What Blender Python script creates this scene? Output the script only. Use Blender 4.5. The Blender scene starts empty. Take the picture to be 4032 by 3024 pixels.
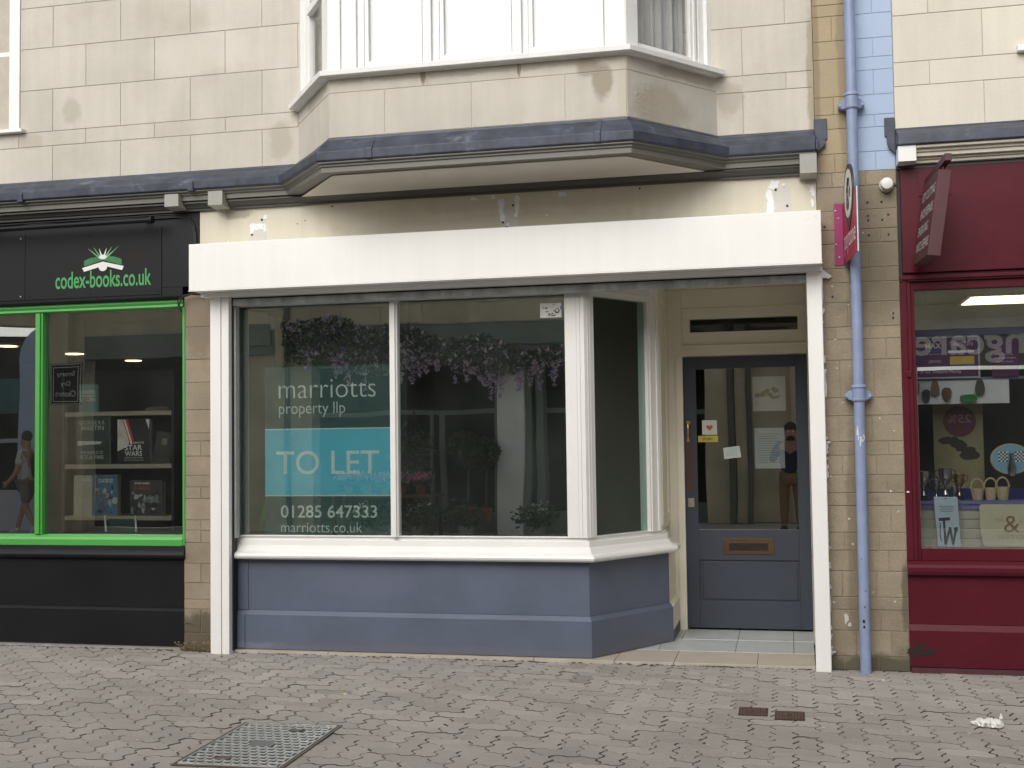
import bpy, math, random
from mathutils import Vector, Matrix
random.seed(7)
R_ = math.radians
sc = bpy.context.scene
COL = sc.collection

# ------------------------------------------------------------------ camera
yaw, pit, rol = R_(12.9935), R_(2.6758), R_(-0.7685)
fw = Vector((-math.sin(yaw)*math.cos(pit), math.cos(yaw)*math.cos(pit), math.sin(pit)))
rt = Vector((math.cos(yaw), math.sin(yaw), 0)); up = rt.cross(fw)
r2 = rt*math.cos(rol)+up*math.sin(rol); u2 = -rt*math.sin(rol)+up*math.cos(rol)
cd = bpy.data.cameras.new('camera'); cam = bpy.data.objects.new('camera', cd); COL.objects.link(cam)
cd.sensor_fit = 'HORIZONTAL'; cd.angle = R_(46.4325); cd.clip_start = 0.05; cd.clip_end = 600
cam.matrix_world = Matrix(((r2.x, u2.x, -fw.x, 0), (r2.y, u2.y, -fw.y, -8.0), (r2.z, u2.z, -fw.z, 1.5), (0, 0, 0, 1)))
sc.camera = cam
# ------------------------------------------------------------------ light
SUN_EL, SUN_AZ = R_(37), R_(194)      # azimuth measured from +y clockwise: a veiled sun over the far side of the street
w = bpy.data.worlds.new('World'); sc.world = w; w.use_nodes = True
nt = w.node_tree; bg = nt.nodes['Background']
sky = nt.nodes.new('ShaderNodeTexSky'); sky.sky_type = 'NISHITA'; sky.sun_disc = False
sky.sun_elevation = SUN_EL; sky.sun_rotation = SUN_AZ; sky.air_density = 1.0; sky.dust_density = 4.0; sky.ozone_density = 1.0
hs = nt.nodes.new('ShaderNodeHueSaturation'); hs.inputs['Saturation'].default_value = 0.22   # thin cloud takes the blue out
nt.links.new(sky.outputs[0], hs.inputs['Color']); nt.links.new(hs.outputs[0], bg.inputs[0]); bg.inputs[1].default_value = 0.12
sl = bpy.data.lights.new('sun', 'SUN'); sl.energy = 1.5; sl.angle = R_(50); sl.color = (1, 0.955, 0.89)
so = bpy.data.objects.new('sun', sl); COL.objects.link(so)
dirv = Vector((math.sin(SUN_AZ)*math.cos(SUN_EL), math.cos(SUN_AZ)*math.cos(SUN_EL), math.sin(SUN_EL)))
so.rotation_euler = dirv.to_track_quat('Z', 'Y').to_euler(); so.location = (0, -5, 12)
vs = sc.view_settings; vs.view_transform = 'Standard'; vs.look = 'None'; vs.gamma = 1; vs.use_curve_mapping = False
vs.exposure = 0.1
sc.render.engine = 'CYCLES'
sc.cycles.use_denoising = True
sc.cycles.max_bounces = 10; sc.cycles.transparent_max_bounces = 16

# ------------------------------------------------------------------ helpers
def s2l(c):
    return tuple(((v/255)/12.92 if v <= 10.3 else ((v/255+0.055)/1.055)**2.4) for v in c)

def M(name, col, rough=0.5, var=0.08, scale=2.5, bump=0.0, bscale=80, spec=0.5, metal=0.0, tone=False, streak=0.0, fine=0.0, dirt=None):
    """procedural painted / stone surface: broad tint noise, fine speckle, vertical streaks, bump"""
    m = bpy.data.materials.new(name); m.use_nodes = True
    n = m.node_tree.nodes; l = m.node_tree.links; p = n['Principled BSDF']
    geo = n.new('ShaderNodeNewGeometry')
    nz = n.new('ShaderNodeTexNoise'); nz.inputs['Scale'].default_value = scale; nz.inputs['Detail'].default_value = 6; nz.inputs['Roughness'].default_value = 0.6
    l.new(geo.outputs['Position'], nz.inputs['Vector'])
    mr = n.new('ShaderNodeMapRange'); mr.inputs[1].default_value = 0.3; mr.inputs[2].default_value = 0.7
    mr.inputs[3].default_value = 1-var; mr.inputs[4].default_value = 1+var; l.new(nz.outputs[0], mr.inputs[0])
    val = mr.outputs[0]
    def mul(a, b):
        x = n.new('ShaderNodeMath'); x.operation = 'MULTIPLY'; l.new(a, x.inputs[0]); l.new(b, x.inputs[1]); return x.outputs[0]
    if fine:
        f = n.new('ShaderNodeTexNoise'); f.inputs['Scale'].default_value = 140; f.inputs['Detail'].default_value = 3
        l.new(geo.outputs['Position'], f.inputs['Vector'])
        r = n.new('ShaderNodeMapRange'); r.inputs[1].default_value = 0.3; r.inputs[2].default_value = 0.7
        r.inputs[3].default_value = 1-fine; r.inputs[4].default_value = 1+fine; l.new(f.outputs[0], r.inputs[0]); val = mul(val, r.outputs[0])
    if streak:
        mp = n.new('ShaderNodeMapping'); mp.inputs['Scale'].default_value = (14, 14, 0.9); l.new(geo.outputs['Position'], mp.inputs[0])
        f = n.new('ShaderNodeTexNoise'); f.inputs['Scale'].default_value = 1; f.inputs['Detail'].default_value = 4; l.new(mp.outputs[0], f.inputs['Vector'])
        r = n.new('ShaderNodeMapRange'); r.inputs[1].default_value = 0.35; r.inputs[2].default_value = 0.75
        r.inputs[3].default_value = 1+streak*0.5; r.inputs[4].default_value = 1-streak; l.new(f.outputs[0], r.inputs[0]); val = mul(val, r.outputs[0])
    if tone:
        a = n.new('ShaderNodeAttribute'); a.attribute_name = 'tone'; val = mul(val, a.outputs['Fac'])
    mx = n.new('ShaderNodeVectorMath'); mx.operation = 'SCALE'; mx.inputs[0].default_value = col[:3]; l.new(val, mx.inputs['Scale'])
    out = mx.outputs[0]
    if dirt:                                   # (colour, scale, threshold, amount) worn / dirty blotches with their own shape
        dz = n.new('ShaderNodeTexNoise'); dz.inputs['Scale'].default_value = dirt[1]; dz.inputs['Detail'].default_value = 8; dz.inputs['Roughness'].default_value = 0.65
        l.new(geo.outputs['Position'], dz.inputs['Vector'])
        dr = n.new('ShaderNodeMapRange'); dr.inputs[1].default_value = dirt[2]; dr.inputs[2].default_value = dirt[2]+0.16; dr.inputs[4].default_value = dirt[3]
        l.new(dz.outputs[0], dr.inputs[0])
        mm = n.new('ShaderNodeMix'); mm.data_type = 'RGBA'; l.new(dr.outputs[0], mm.inputs[0]); l.new(out, mm.inputs[6]); mm.inputs[7].default_value = (*dirt[0], 1); out = mm.outputs[2]
    l.new(out, p.inputs['Base Color'])
    rr = n.new('ShaderNodeMapRange'); rr.inputs[3].default_value = max(0.03, rough-0.08); rr.inputs[4].default_value = min(1, rough+0.08)
    l.new(nz.outputs[0], rr.inputs[0]); l.new(rr.outputs[0], p.inputs['Roughness'])
    p.inputs['Specular IOR Level'].default_value = spec; p.inputs['Metallic'].default_value = metal
    if bump:
        bz = n.new('ShaderNodeTexNoise'); bz.inputs['Scale'].default_value = bscale; bz.inputs['Detail'].default_value = 5
        l.new(geo.outputs['Position'], bz.inputs['Vector'])
        b = n.new('ShaderNodeBump'); b.inputs['Strength'].default_value = bump; b.inputs['Distance'].default_value = 0.004
        l.new(bz.outputs[0], b.inputs['Height']); l.new(b.outputs[0], p.inputs['Normal'])
    return m

def stain(m, items):
    """soft blotches with a shape and place of their own: (centre, radii, colour, amount, noise scale, speckle)"""
    n = m.node_tree.nodes; l = m.node_tree.links; p = n['Principled BSDF']
    geo = n.new('ShaderNodeNewGeometry')
    for c, r, col, amt, ns, spk in items:
        src = p.inputs['Base Color'].links[0].from_socket
        a = n.new('ShaderNodeVectorMath'); a.operation = 'SUBTRACT'; l.new(geo.outputs['Position'], a.inputs[0]); a.inputs[1].default_value = c
        b = n.new('ShaderNodeVectorMath'); b.operation = 'DIVIDE'; l.new(a.outputs[0], b.inputs[0]); b.inputs[1].default_value = r
        ln = n.new('ShaderNodeVectorMath'); ln.operation = 'LENGTH'; l.new(b.outputs[0], ln.inputs[0])
        z = n.new('ShaderNodeTexNoise'); z.inputs['Scale'].default_value = ns; z.inputs['Detail'].default_value = 7; z.inputs['Roughness'].default_value = 0.65; l.new(geo.outputs['Position'], z.inputs['Vector'])
        s_ = n.new('ShaderNodeMath'); s_.operation = 'MULTIPLY_ADD'; l.new(z.outputs[0], s_.inputs[0]); s_.inputs[1].default_value = 1.6; s_.inputs[2].default_value = -0.8
        t = n.new('ShaderNodeMath'); t.operation = 'ADD'; l.new(ln.outputs['Value'], t.inputs[0]); l.new(s_.outputs[0], t.inputs[1])
        k = n.new('ShaderNodeMapRange'); k.interpolation_type = 'SMOOTHSTEP'; k.inputs[1].default_value = 1.05; k.inputs[2].default_value = 0.55 if not spk else 0.3; k.inputs[4].default_value = amt; l.new(t.outputs[0], k.inputs[0])
        f = k.outputs[0]
        if spk:
            q = n.new('ShaderNodeTexNoise'); q.inputs['Scale'].default_value = spk; q.inputs['Detail'].default_value = 4; l.new(geo.outputs['Position'], q.inputs['Vector'])
            w_ = n.new('ShaderNodeMapRange'); w_.inputs[1].default_value = 0.42; w_.inputs[2].default_value = 0.62; l.new(q.outputs[0], w_.inputs[0])
            u = n.new('ShaderNodeMath'); u.operation = 'MULTIPLY'; l.new(f, u.inputs[0]); l.new(w_.outputs[0], u.inputs[1]); f = u.outputs[0]
        mx = n.new('ShaderNodeMix'); mx.data_type = 'RGBA'; l.new(f, mx.inputs[0]); l.new(src, mx.inputs[6]); mx.inputs[7].default_value = (*col, 1); l.new(mx.outputs[2], p.inputs['Base Color'])
    return m

def glass(name, refl=0.13, tint=(0.9, 0.95, 0.93), wob=0.02, edge=0.6, haze=0.004):
    m = bpy.data.materials.new(name); m.use_nodes = True
    n = m.node_tree.nodes; l = m.node_tree.links; n.remove(n['Principled BSDF'])
    o = n['Material Output']
    t = n.new('ShaderNodeBsdfTransparent'); t.inputs[0].default_value = (*tint, 1)
    g = n.new('ShaderNodeBsdfGlossy'); g.inputs['Roughness'].default_value = 0.0; g.inputs[0].default_value = (0.97, 0.99, 0.98, 1)
    lw = n.new('ShaderNodeLayerWeight'); lw.inputs[0].default_value = 0.5
    pw = n.new('ShaderNodeMath'); pw.operation = 'POWER'; pw.inputs[1].default_value = 4; l.new(lw.outputs['Facing'], pw.inputs[0])
    ma = n.new('ShaderNodeMath'); ma.operation = 'MULTIPLY_ADD'; ma.inputs[1].default_value = edge; ma.inputs[2].default_value = refl; l.new(pw.outputs[0], ma.inputs[0])
    geo = n.new('ShaderNodeNewGeometry'); nz = n.new('ShaderNodeTexNoise'); nz.inputs['Scale'].default_value = 1.3; nz.inputs['Detail'].default_value = 1
    l.new(geo.outputs['Position'], nz.inputs['Vector'])
    b = n.new('ShaderNodeBump'); b.inputs['Strength'].default_value = wob; b.inputs['Distance'].default_value = 0.05
    l.new(nz.outputs[0], b.inputs['Height']); l.new(b.outputs[0], g.inputs['Normal'])
    mx = n.new('ShaderNodeMixShader'); l.new(ma.outputs[0], mx.inputs[0]); l.new(t.outputs[0], mx.inputs[1]); l.new(g.outputs[0], mx.inputs[2])
    df = n.new('ShaderNodeBsdfDiffuse'); df.inputs[0].default_value = (0.8, 0.85, 0.82, 1)          # pale haze mixed into the pane to lift its blacks
    dz = n.new('ShaderNodeTexNoise'); dz.inputs['Scale'].default_value = 2.2; dz.inputs['Detail'].default_value = 5; l.new(geo.outputs['Position'], dz.inputs['Vector'])
    dm = n.new('ShaderNodeMapRange'); dm.inputs[1].default_value = 0.3; dm.inputs[2].default_value = 0.7; dm.inputs[3].default_value = haze*0.4; dm.inputs[4].default_value = haze*1.6; l.new(dz.outputs[0], dm.inputs[0])
    m2 = n.new('ShaderNodeMixShader'); l.new(dm.outputs[0], m2.inputs[0]); l.new(mx.outputs[0], m2.inputs[1]); l.new(df.outputs[0], m2.inputs[2])
    l.new(m2.outputs[0], o.inputs[0]); return m

def emit(name, col, st):
    m = bpy.data.materials.new(name); m.use_nodes = True
    p = m.node_tree.nodes['Principled BSDF']; p.inputs['Base Color'].default_value = (*col, 1)
    p.inputs['Emission Color'].default_value = (*col, 1); p.inputs['Emission Strength'].default_value = st
    return m

WL = {}
class MB:
    """collects shapes and links them as one mesh object"""
    def __init__(s): s.v = []; s.f = []; s.mi = []; s.tone = []; s.cm = 0; s.ct = 1.0
    def add(s, vs, fs):
        b = len(s.v); s.v += [Vector(p) for p in vs]
        for f in fs: s.f.append([b+i for i in f]); s.mi.append(s.cm); s.tone.append(s.ct)
        return s
    def quad(s, *p): return s.add(p, [list(range(len(p)))])
    def box(s, x0, x1, y0, y1, z0, z1):
        v = [(x, y, z) for z in (z0, z1) for y in (y0, y1) for x in (x0, x1)]
        return s.add(v, [(0, 2, 3, 1), (4, 5, 7, 6), (0, 1, 5, 4), (2, 6, 7, 3), (0, 4, 6, 2), (1, 3, 7, 5)])
    def obox(s, c, ux, uy, uz, hx, hy, hz):
        c, ux, uy, uz = map(Vector, (c, ux, uy, uz))
        v = [c+ux*(hx*a)+uy*(hy*b)+uz*(hz*d) for d in (-1, 1) for b in (-1, 1) for a in (-1, 1)]
        return s.add(v, [(0, 2, 3, 1), (4, 5, 7, 6), (0, 1, 5, 4), (2, 6, 7, 3), (0, 4, 6, 2), (1, 3, 7, 5)])
    def wbox(s, p, q, n0, n1, z0, z1):
        """box along the ground line p->q, from n0 to n1 along its outward (right hand) normal"""
        p, q = Vector((*p, 0)), Vector((*q, 0)); d = (q-p).normalized(); n = Vector((d.y, -d.x, 0)); c = (p+q)/2+n*(n0+n1)/2
        c.z = (z0+z1)/2
        return s.obox(c, d, n, (0, 0, 1), (q-p).length/2, (n1-n0)/2, (z1-z0)/2)
    def prism(s, pts, vec):
        vec = Vector(vec); n = len(pts); a = [Vector(p) for p in pts]; b = [p+vec for p in a]
        return s.add(a+b, [list(range(n))[::-1], list(range(n, 2*n))]+[(i, (i+1) % n, n+(i+1) % n, n+i) for i in range(n)])
    def tube(s, path, r, n=8, caps=True):
        path = [Vector(p) for p in path]; rs = r if isinstance(r, (list, tuple)) else [r]*len(path)
        vs = []; prev = None
        for i, p in enumerate(path):
            t = (path[min(i+1, len(path)-1)]-path[max(i-1, 0)]).normalized()
            a = prev if prev is not None else (Vector((0, 0, 1)) if abs(t.z) < 0.9 else Vector((1, 0, 0)))
            u = (a-t*a.dot(t)).normalized(); prev = u; v = t.cross(u)
            vs += [p+(u*math.cos(2*math.pi*k/n)+v*math.sin(2*math.pi*k/n))*rs[i] for k in range(n)]
        fs = [(i*n+k, i*n+(k+1) % n, (i+1)*n+(k+1) % n, (i+1)*n+k) for i in range(len(path)-1) for k in range(n)]
        if caps: fs += [list(range(n))[::-1], list(range((len(path)-1)*n, len(path)*n))]
        return s.add(vs, fs)
    def lathe(s, prof, c, axis=(0, 0, 1), n=20):
        ax = Vector(axis).normalized(); c = Vector(c)
        a = Vector((1, 0, 0)) if abs(ax.x) < 0.9 else Vector((0, 1, 0)); u = (a-ax*a.dot(ax)).normalized(); v = ax.cross(u)
        vs = [c+ax*h+(u*math.cos(2*math.pi*k/n)+v*math.sin(2*math.pi*k/n))*r for r, h in prof for k in range(n)]
        m = len(prof)
        fs = [(i*n+k, i*n+(k+1) % n, (i+1)*n+(k+1) % n, (i+1)*n+k) for i in range(m-1) for k in range(n)]
        fs += [list(range(n))[::-1], list(range((m-1)*n, m*n))]
        return s.add(vs, fs)
    def ball(s, c, r, n=10, m=7, sq=(1, 1, 1)):
        c = Vector(c); vs = []
        for i in range(m+1):
            t = math.pi*i/m
            for k in range(n):
                a = 2*math.pi*k/n; vs.append(c+Vector((r*sq[0]*math.sin(t)*math.cos(a), r*sq[1]*math.sin(t)*math.sin(a), r*sq[2]*math.cos(t))))
        return s.add(vs, [(i*n+k, (i+1)*n+k, (i+1)*n+(k+1) % n, i*n+(k+1) % n) for i in range(m) for k in range(n)])
    def sweep(s, path, prof, closed=True, k=None, dz=None):
        """profile [(outward, z)] swept along a ground polyline with mitred corners; k scales the overhang per vertex"""
        P = [Vector((*p, 0)) for p in path]; N = []
        for i in range(len(P)):
            ns = []
            if i > 0: d = (P[i]-P[i-1]).normalized(); ns.append(Vector((d.y, -d.x, 0)))
            if i < len(P)-1: d = (P[i+1]-P[i]).normalized(); ns.append(Vector((d.y, -d.x, 0)))
            a = sum(ns, Vector()).normalized(); N.append(a/max(0.3, a.dot(ns[0])))
        m = len(prof); vs = []
        for i, p in enumerate(P):
            kk = k[i] if k else 1; zz = dz[i] if dz else 0
            vs += [p+N[i]*(o*kk)+Vector((0, 0, z+zz)) for o, z in prof]
        e = m if closed else m-1
        fs = [(i*m+j, i*m+(j+1) % m, (i+1)*m+(j+1) % m, (i+1)*m+j) for i in range(len(P)-1) for j in range(e)]
        if closed: fs += [list(range(m)), list(range((len(P)-1)*m, len(P)*m))[::-1]]
        return s.add(vs, fs)
    def each(s, name, mats, parent=None, margin=0.001, **kw):
        """one object per group of touching pieces"""
        n = len(s.v); par = list(range(n))
        def fd(i):
            while par[i] != i: par[i] = par[par[i]]; i = par[i]
            return i
        for f in s.f:
            for i in f[1:]: par[fd(i)] = fd(f[0])
        box = {}
        for i, v in enumerate(s.v):
            b = box.setdefault(fd(i), [list(v), list(v)])
            for k in range(3): b[0][k] = min(b[0][k], v[k]); b[1][k] = max(b[1][k], v[k])
        ks = list(box)
        for a in range(len(ks)):
            for c in range(a+1, len(ks)):
                A, C = box[ks[a]], box[ks[c]]
                if all(A[0][k]-margin <= C[1][k] and C[0][k]-margin <= A[1][k] for k in range(3)): par[fd(ks[a])] = fd(ks[c])
        out = {}
        for f, mi, t in zip(s.f, s.mi, s.tone):
            m = out.setdefault(fd(f[0]), (MB(), {})); idx = []
            for i in f:
                if i not in m[1]: m[1][i] = len(m[0].v); m[0].v.append(s.v[i])
                idx.append(m[1][i])
            m[0].f.append(idx); m[0].mi.append(mi); m[0].tone.append(t)
        return [m.build(name, mats, parent, **kw) for m, _ in out.values()]
    def build(s, name, mats, parent=None, loc=(0, 0, 0), bevel=0.0, smooth=False, seg=2):
        me = bpy.data.meshes.new(name)
        base = WL.get(parent.name_full, Vector()) if parent else Vector(loc)
        me.from_pydata([tuple(p-base) for p in s.v], [], s.f)
        if not isinstance(mats, (list, tuple)): mats = [mats]
        for m in mats: me.materials.append(m)
        me.polygons.foreach_set('material_index', s.mi)
        at = me.attributes.new('tone', 'FLOAT', 'FACE'); at.data.foreach_set('value', s.tone)
        me.update()
        import bmesh
        bm = bmesh.new(); bm.from_mesh(me)
        bmesh.ops.recalc_face_normals(bm, faces=bm.faces); bm.to_mesh(me); bm.free()
        if smooth: me.polygons.foreach_set('use_smooth', [True]*len(me.polygons))
        o = bpy.data.objects.new(name, me); COL.objects.link(o)
        if parent: o.parent = parent
        else: o.location = loc
        WL[o.name_full] = base
        if bevel:
            b = o.modifiers.new('bevel', 'BEVEL'); b.width = bevel; b.segments = seg; b.limit_method = 'ANGLE'; b.angle_limit = R_(40)
        if smooth:
            e = o.modifiers.new('edges', 'EDGE_SPLIT'); e.split_angle = R_(40)
        return o

def thing(name, label, cat, loc=(0, 0, 0), group=None):
    o = bpy.data.objects.new(name, None); COL.objects.link(o); o.location = loc; o.empty_display_size = 0.2
    o['label'] = label; o['category'] = cat
    if group: o['group'] = group
    WL[o.name_full] = Vector(loc); return o
def tag(o, label, cat, group=None):
    o['label'] = label; o['category'] = cat
    if group: o['group'] = group
    return o
def kids(o): return [c for c in bpy.data.objects if c.parent == o]
def dup(o, loc, label=None, group=None):
    r = o.copy(); COL.objects.link(r); r.location = loc
    if label: r['label'] = label
    if group: r['group'] = group
    for ch in kids(o):
        c = ch.copy(); COL.objects.link(c); c.parent = r
        for g in kids(ch):
            d = g.copy(); COL.objects.link(d); d.parent = c
    return r

def glyphs(txt, bold=0.0):
    cu = bpy.data.curves.new('t', 'FONT'); cu.body = txt; cu.resolution_u = 6; cu.offset = bold
    ob = bpy.data.objects.new('t', cu); me = bpy.data.meshes.new_from_object(ob)
    v = [p.co.copy() for p in me.vertices]; f = [list(p.vertices) for p in me.polygons]
    bpy.data.objects.remove(ob); bpy.data.curves.remove(cu); bpy.data.meshes.remove(me)
    return v, f
def put_text(mb, txt, origin, ux, uz, width, height, bold=0.0, shear=0.0, keepline=None):
    """lettering fitted to width x height; origin is the lower left of its box (keepline: string that defines the height box)"""
    v, f = glyphs(txt, bold)
    if not v: return
    x0, x1 = min(p.x for p in v), max(p.x for p in v)
    ref = glyphs(keepline, bold)[0] if keepline else v
    y0, y1 = min(p.y for p in ref), max(p.y for p in ref)
    o, ux, uz = Vector(origin), Vector(ux), Vector(uz)
    sx, sy = width/(x1-x0), height/(y1-y0)
    mb.add([o+ux*((p.x-x0)*sx+shear*(p.y-y0)*sy)+uz*((p.y-y0)*sy) for p in v], f)
X, Z = (1, 0, 0), (0, 0, 1)

def blob(mb, cx, cz, rx, rz, y, rnd, n=16, th=0.002, ragged=0.35):
    """ragged flat patch (chipped paint, filler) a couple of mm proud of a wall facing -y"""
    pts = []
    for i in range(n):
        a = 2*math.pi*i/n; k = 1+rnd.uniform(-ragged, ragged)
        pts.append((cx+rx*k*math.cos(a), y, cz+rz*k*math.sin(a)))
    mb.prism(pts, (0, -th, 0))

def blockwall(mb, p, d, courses, proud=0.005, gap=0.006, ch=0.003, tv=0.05, rnd=random, warp=0.0):
    """coursed blocks with recessed joints on a vertical plane; courses = [(z0, z1, [joint positions along d])]"""
    p = Vector((*p, 0)); d = Vector((*d, 0)).normalized(); n = Vector((d.y, -d.x, 0))
    for z0, z1, js in courses:
        for a, b in zip(js[:-1], js[1:]):
            mb.ct = 1+rnd.uniform(-tv, tv)
            pr = proud+rnd.uniform(-warp, warp)
            g = gap/2*rnd.uniform(0.7, 1.3)
            def q(u, z, o): return p+d*u+n*o+Vector((0, 0, z))
            o4 = [(a+g, z0+g), (b-g, z0+g), (b-g, z1-g), (a+g, z1-g)]
            i4 = [(a+g+ch, z0+g+ch), (b-g-ch, z0+g+ch), (b-g-ch, z1-g-ch), (a+g+ch, z1-g-ch)]
            vs = [q(u, z, 0) for u, z in o4]+[q(u, z, pr-ch*0.6) for u, z in o4]+[q(u, z, pr) for u, z in i4]
            fs = [(8, 9, 10, 11)]
            for i in range(4):
                j = (i+1) % 4; fs += [(i, j, 4+j, 4+i), (4+i, 4+j, 8+j, 8+i)]
            mb.add(vs, fs)
    mb.ct = 1.0

# ------------------------------------------------------------------ materials
WHITE = M('white_gloss_paint', (0.78, 0.775, 0.755), 0.32, 0.025, 3, bump=0.05, bscale=30, fine=0.01)
WHITE2 = M('old_white_paint', (0.80, 0.80, 0.785), 0.4, 0.04, 6, bump=0.1, bscale=60, streak=0.04)
BOXW = M('white_powder_coat', (0.83, 0.825, 0.80), 0.35, 0.02, 1.5, fine=0.01, streak=0.025, bump=0.02, bscale=6)
CREAM = M('cream_paint', (0.62, 0.575, 0.46), 0.5, 0.05, 2.2, bump=0.08, bscale=40, streak=0.05)
CREAMP = M('cream_porch_paint', (0.80, 0.755, 0.64), 0.45, 0.03, 2.5, bump=0.06, bscale=40)
ASH = M('painted_ashlar', (0.555, 0.522, 0.458), 0.75, 0.09, 1.6, bump=0.3, bscale=90, tone=True, streak=0.06, fine=0.03, spec=0.25, dirt=((0.43, 0.395, 0.325), 1.0, 0.53, 0.6))
ASHB = M('painted_ashlar_bay', (0.555, 0.522, 0.458), 0.75, 0.09, 1.6, bump=0.3, bscale=90, tone=True, streak=0.06, fine=0.03, spec=0.25, dirt=((0.43, 0.395, 0.325), 1.6, 0.54, 0.6))
SB = (0.31, 0.265, 0.205)
stain(ASH, [((-5.25, 0, 4.06), (0.10, 0.2, 0.13), (0.40, 0.37, 0.30), 0.6, 5, 0), ((-3.55, 0, 3.72), (0.10, 0.3, 0.20), (0.42, 0.38, 0.31), 0.7, 4, 0), ((0.20, 0, 3.85), (0.035, 0.3, 0.55), (0.36, 0.315, 0.235), 0.9, 6, 0), ((-0.33, 0, 3.75), (0.10, 0.3, 0.16), (0.40, 0.36, 0.30), 0.7, 5, 0), ((-5.6, 0, 3.84), (0.12, 0.3, 0.08), (0.42, 0.38, 0.3), 0.6, 6, 0), ((-4.2, 0, 4.4), (0.5, 0.3, 0.22), (0.66, 0.62, 0.55), 0.5, 2.5, 0)])
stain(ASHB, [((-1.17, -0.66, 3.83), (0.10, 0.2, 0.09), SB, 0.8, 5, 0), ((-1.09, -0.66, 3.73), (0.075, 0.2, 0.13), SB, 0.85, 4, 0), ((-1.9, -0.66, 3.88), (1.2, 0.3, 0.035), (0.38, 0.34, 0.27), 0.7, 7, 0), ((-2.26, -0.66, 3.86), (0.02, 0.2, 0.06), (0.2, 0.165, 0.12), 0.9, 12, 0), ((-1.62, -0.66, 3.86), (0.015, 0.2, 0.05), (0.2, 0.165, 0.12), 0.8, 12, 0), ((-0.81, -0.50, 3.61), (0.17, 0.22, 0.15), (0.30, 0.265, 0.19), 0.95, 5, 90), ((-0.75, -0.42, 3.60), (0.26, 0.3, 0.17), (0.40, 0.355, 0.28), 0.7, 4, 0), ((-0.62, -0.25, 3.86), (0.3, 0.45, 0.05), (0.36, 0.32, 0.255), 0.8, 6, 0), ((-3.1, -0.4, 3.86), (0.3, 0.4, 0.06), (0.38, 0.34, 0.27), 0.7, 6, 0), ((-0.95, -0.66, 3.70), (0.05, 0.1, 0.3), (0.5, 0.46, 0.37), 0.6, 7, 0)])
ASHJ = M('ashlar_joint', (0.50, 0.455, 0.385), 0.9, 0.1, 8)
ASHR = M('painted_ashlar_warm', (0.65, 0.612, 0.528), 0.75, 0.05, 1.6, bump=0.2, bscale=120, tone=True, streak=0.04, fine=0.03, spec=0.25, dirt=((0.5, 0.45, 0.36), 1.3, 0.6, 0.5))
LEAD = M('weathered_lead', (0.050, 0.060, 0.086), 0.5, 0.4, 7, bump=0.35, bscale=25, streak=0.22, metal=0.15, fine=0.08, dirt=((0.24, 0.26, 0.31), 6, 0.60, 0.6))
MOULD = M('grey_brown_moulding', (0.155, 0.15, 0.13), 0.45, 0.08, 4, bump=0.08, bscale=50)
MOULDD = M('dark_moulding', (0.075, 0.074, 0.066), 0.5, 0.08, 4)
BRK = M('grey_bracket_paint', (0.33, 0.33, 0.30), 0.5, 0.08, 10, bump=0.1)
SOFF = M('soffit_board', (0.70, 0.66, 0.58), 0.6, 0.05, 2.5)
STONE = M('pier_stone', (0.285, 0.24, 0.175), 0.85, 0.16, 4, bump=0.5, bscale=110, tone=True, fine=0.12, spec=0.2, dirt=((0.13, 0.105, 0.075), 2.4, 0.60, 0.6))
STONEJ = M('pier_joint', (0.31, 0.26, 0.185), 0.95, 0.2, 15, spec=0.1)
TANP = M('tan_painted_block', (0.37, 0.295, 0.185), 0.7, 0.08, 3, bump=0.2, bscale=110, tone=True, fine=0.05)
TANJ = M('tan_joint', (0.31, 0.245, 0.155), 0.9, 0.1, 9)
BLUEP = M('blue_painted_block', (0.36, 0.455, 0.615), 0.6, 0.04, 3, bump=0.15, bscale=90, tone=True, fine=0.02)
BLUEJ = M('blue_joint', (0.33, 0.42, 0.575), 0.8, 0.05, 9)
PIPE = M('lilac_blue_pipe_paint', (0.25, 0.305, 0.465), 0.45, 0.12, 7, bump=0.08, bscale=60, streak=0.12, dirt=((0.13, 0.14, 0.18), 9, 0.68, 0.6))
PANEL = M('slate_blue_paint', (0.102, 0.122, 0.175), 0.45, 0.10, 2.6, bump=0.06, bscale=25, fine=0.02)
DOOR = M('slate_door_paint', (0.050, 0.058, 0.078), 0.45, 0.05, 3, bump=0.05, bscale=25, spec=0.25)
GALV = M('galvanised_steel', (0.42, 0.43, 0.435), 0.5, 0.25, 9, metal=0.15, streak=0.3, fine=0.08)
GREYF = M('grey_guide_liner', (0.36, 0.36, 0.34), 0.5, 0.08, 9)
RUB = M('black_rubber', (0.012, 0.012, 0.013), 0.6, 0.1, 9)
BLACK = M('black_satin_paint', (0.010, 0.011, 0.0125), 0.42, 0.12, 2.5, bump=0.05, bscale=30, fine=0.04, spec=0.22)
BLACKS = M('black_sign_panel', (0.013, 0.013, 0.014), 0.5, 0.08, 3, spec=0.2)
GREEN = M('bright_green_paint', (0.075, 0.36, 0.07), 0.4, 0.05, 3, bump=0.05, bscale=30)
GREEND = M('deep_green_vinyl', (0.02, 0.13, 0.035), 0.4, 0.05, 3)
LIME = M('green_lettering', (0.055, 0.32, 0.09), 0.45, 0.03, 3)
MAROON = M('maroon_paint', (0.088, 0.010, 0.019), 0.33, 0.1, 3, bump=0.06, bscale=35, fine=0.05, spec=0.22, dirt=((0.045, 0.01, 0.013), 6, 0.66, 0.5))
MAROOND = M('faded_maroon_sign', (0.082, 0.026, 0.031), 0.5, 0.12, 9)
LETW = M('white_vinyl', (0.72, 0.72, 0.70), 0.45, 0.02, 3)
LETD = M('dusty_white_lettering', (0.50, 0.43, 0.43), 0.6, 0.22, 40)
DARK = M('dark_grey_vinyl', (0.03, 0.03, 0.032), 0.4, 0.05, 5)
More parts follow.
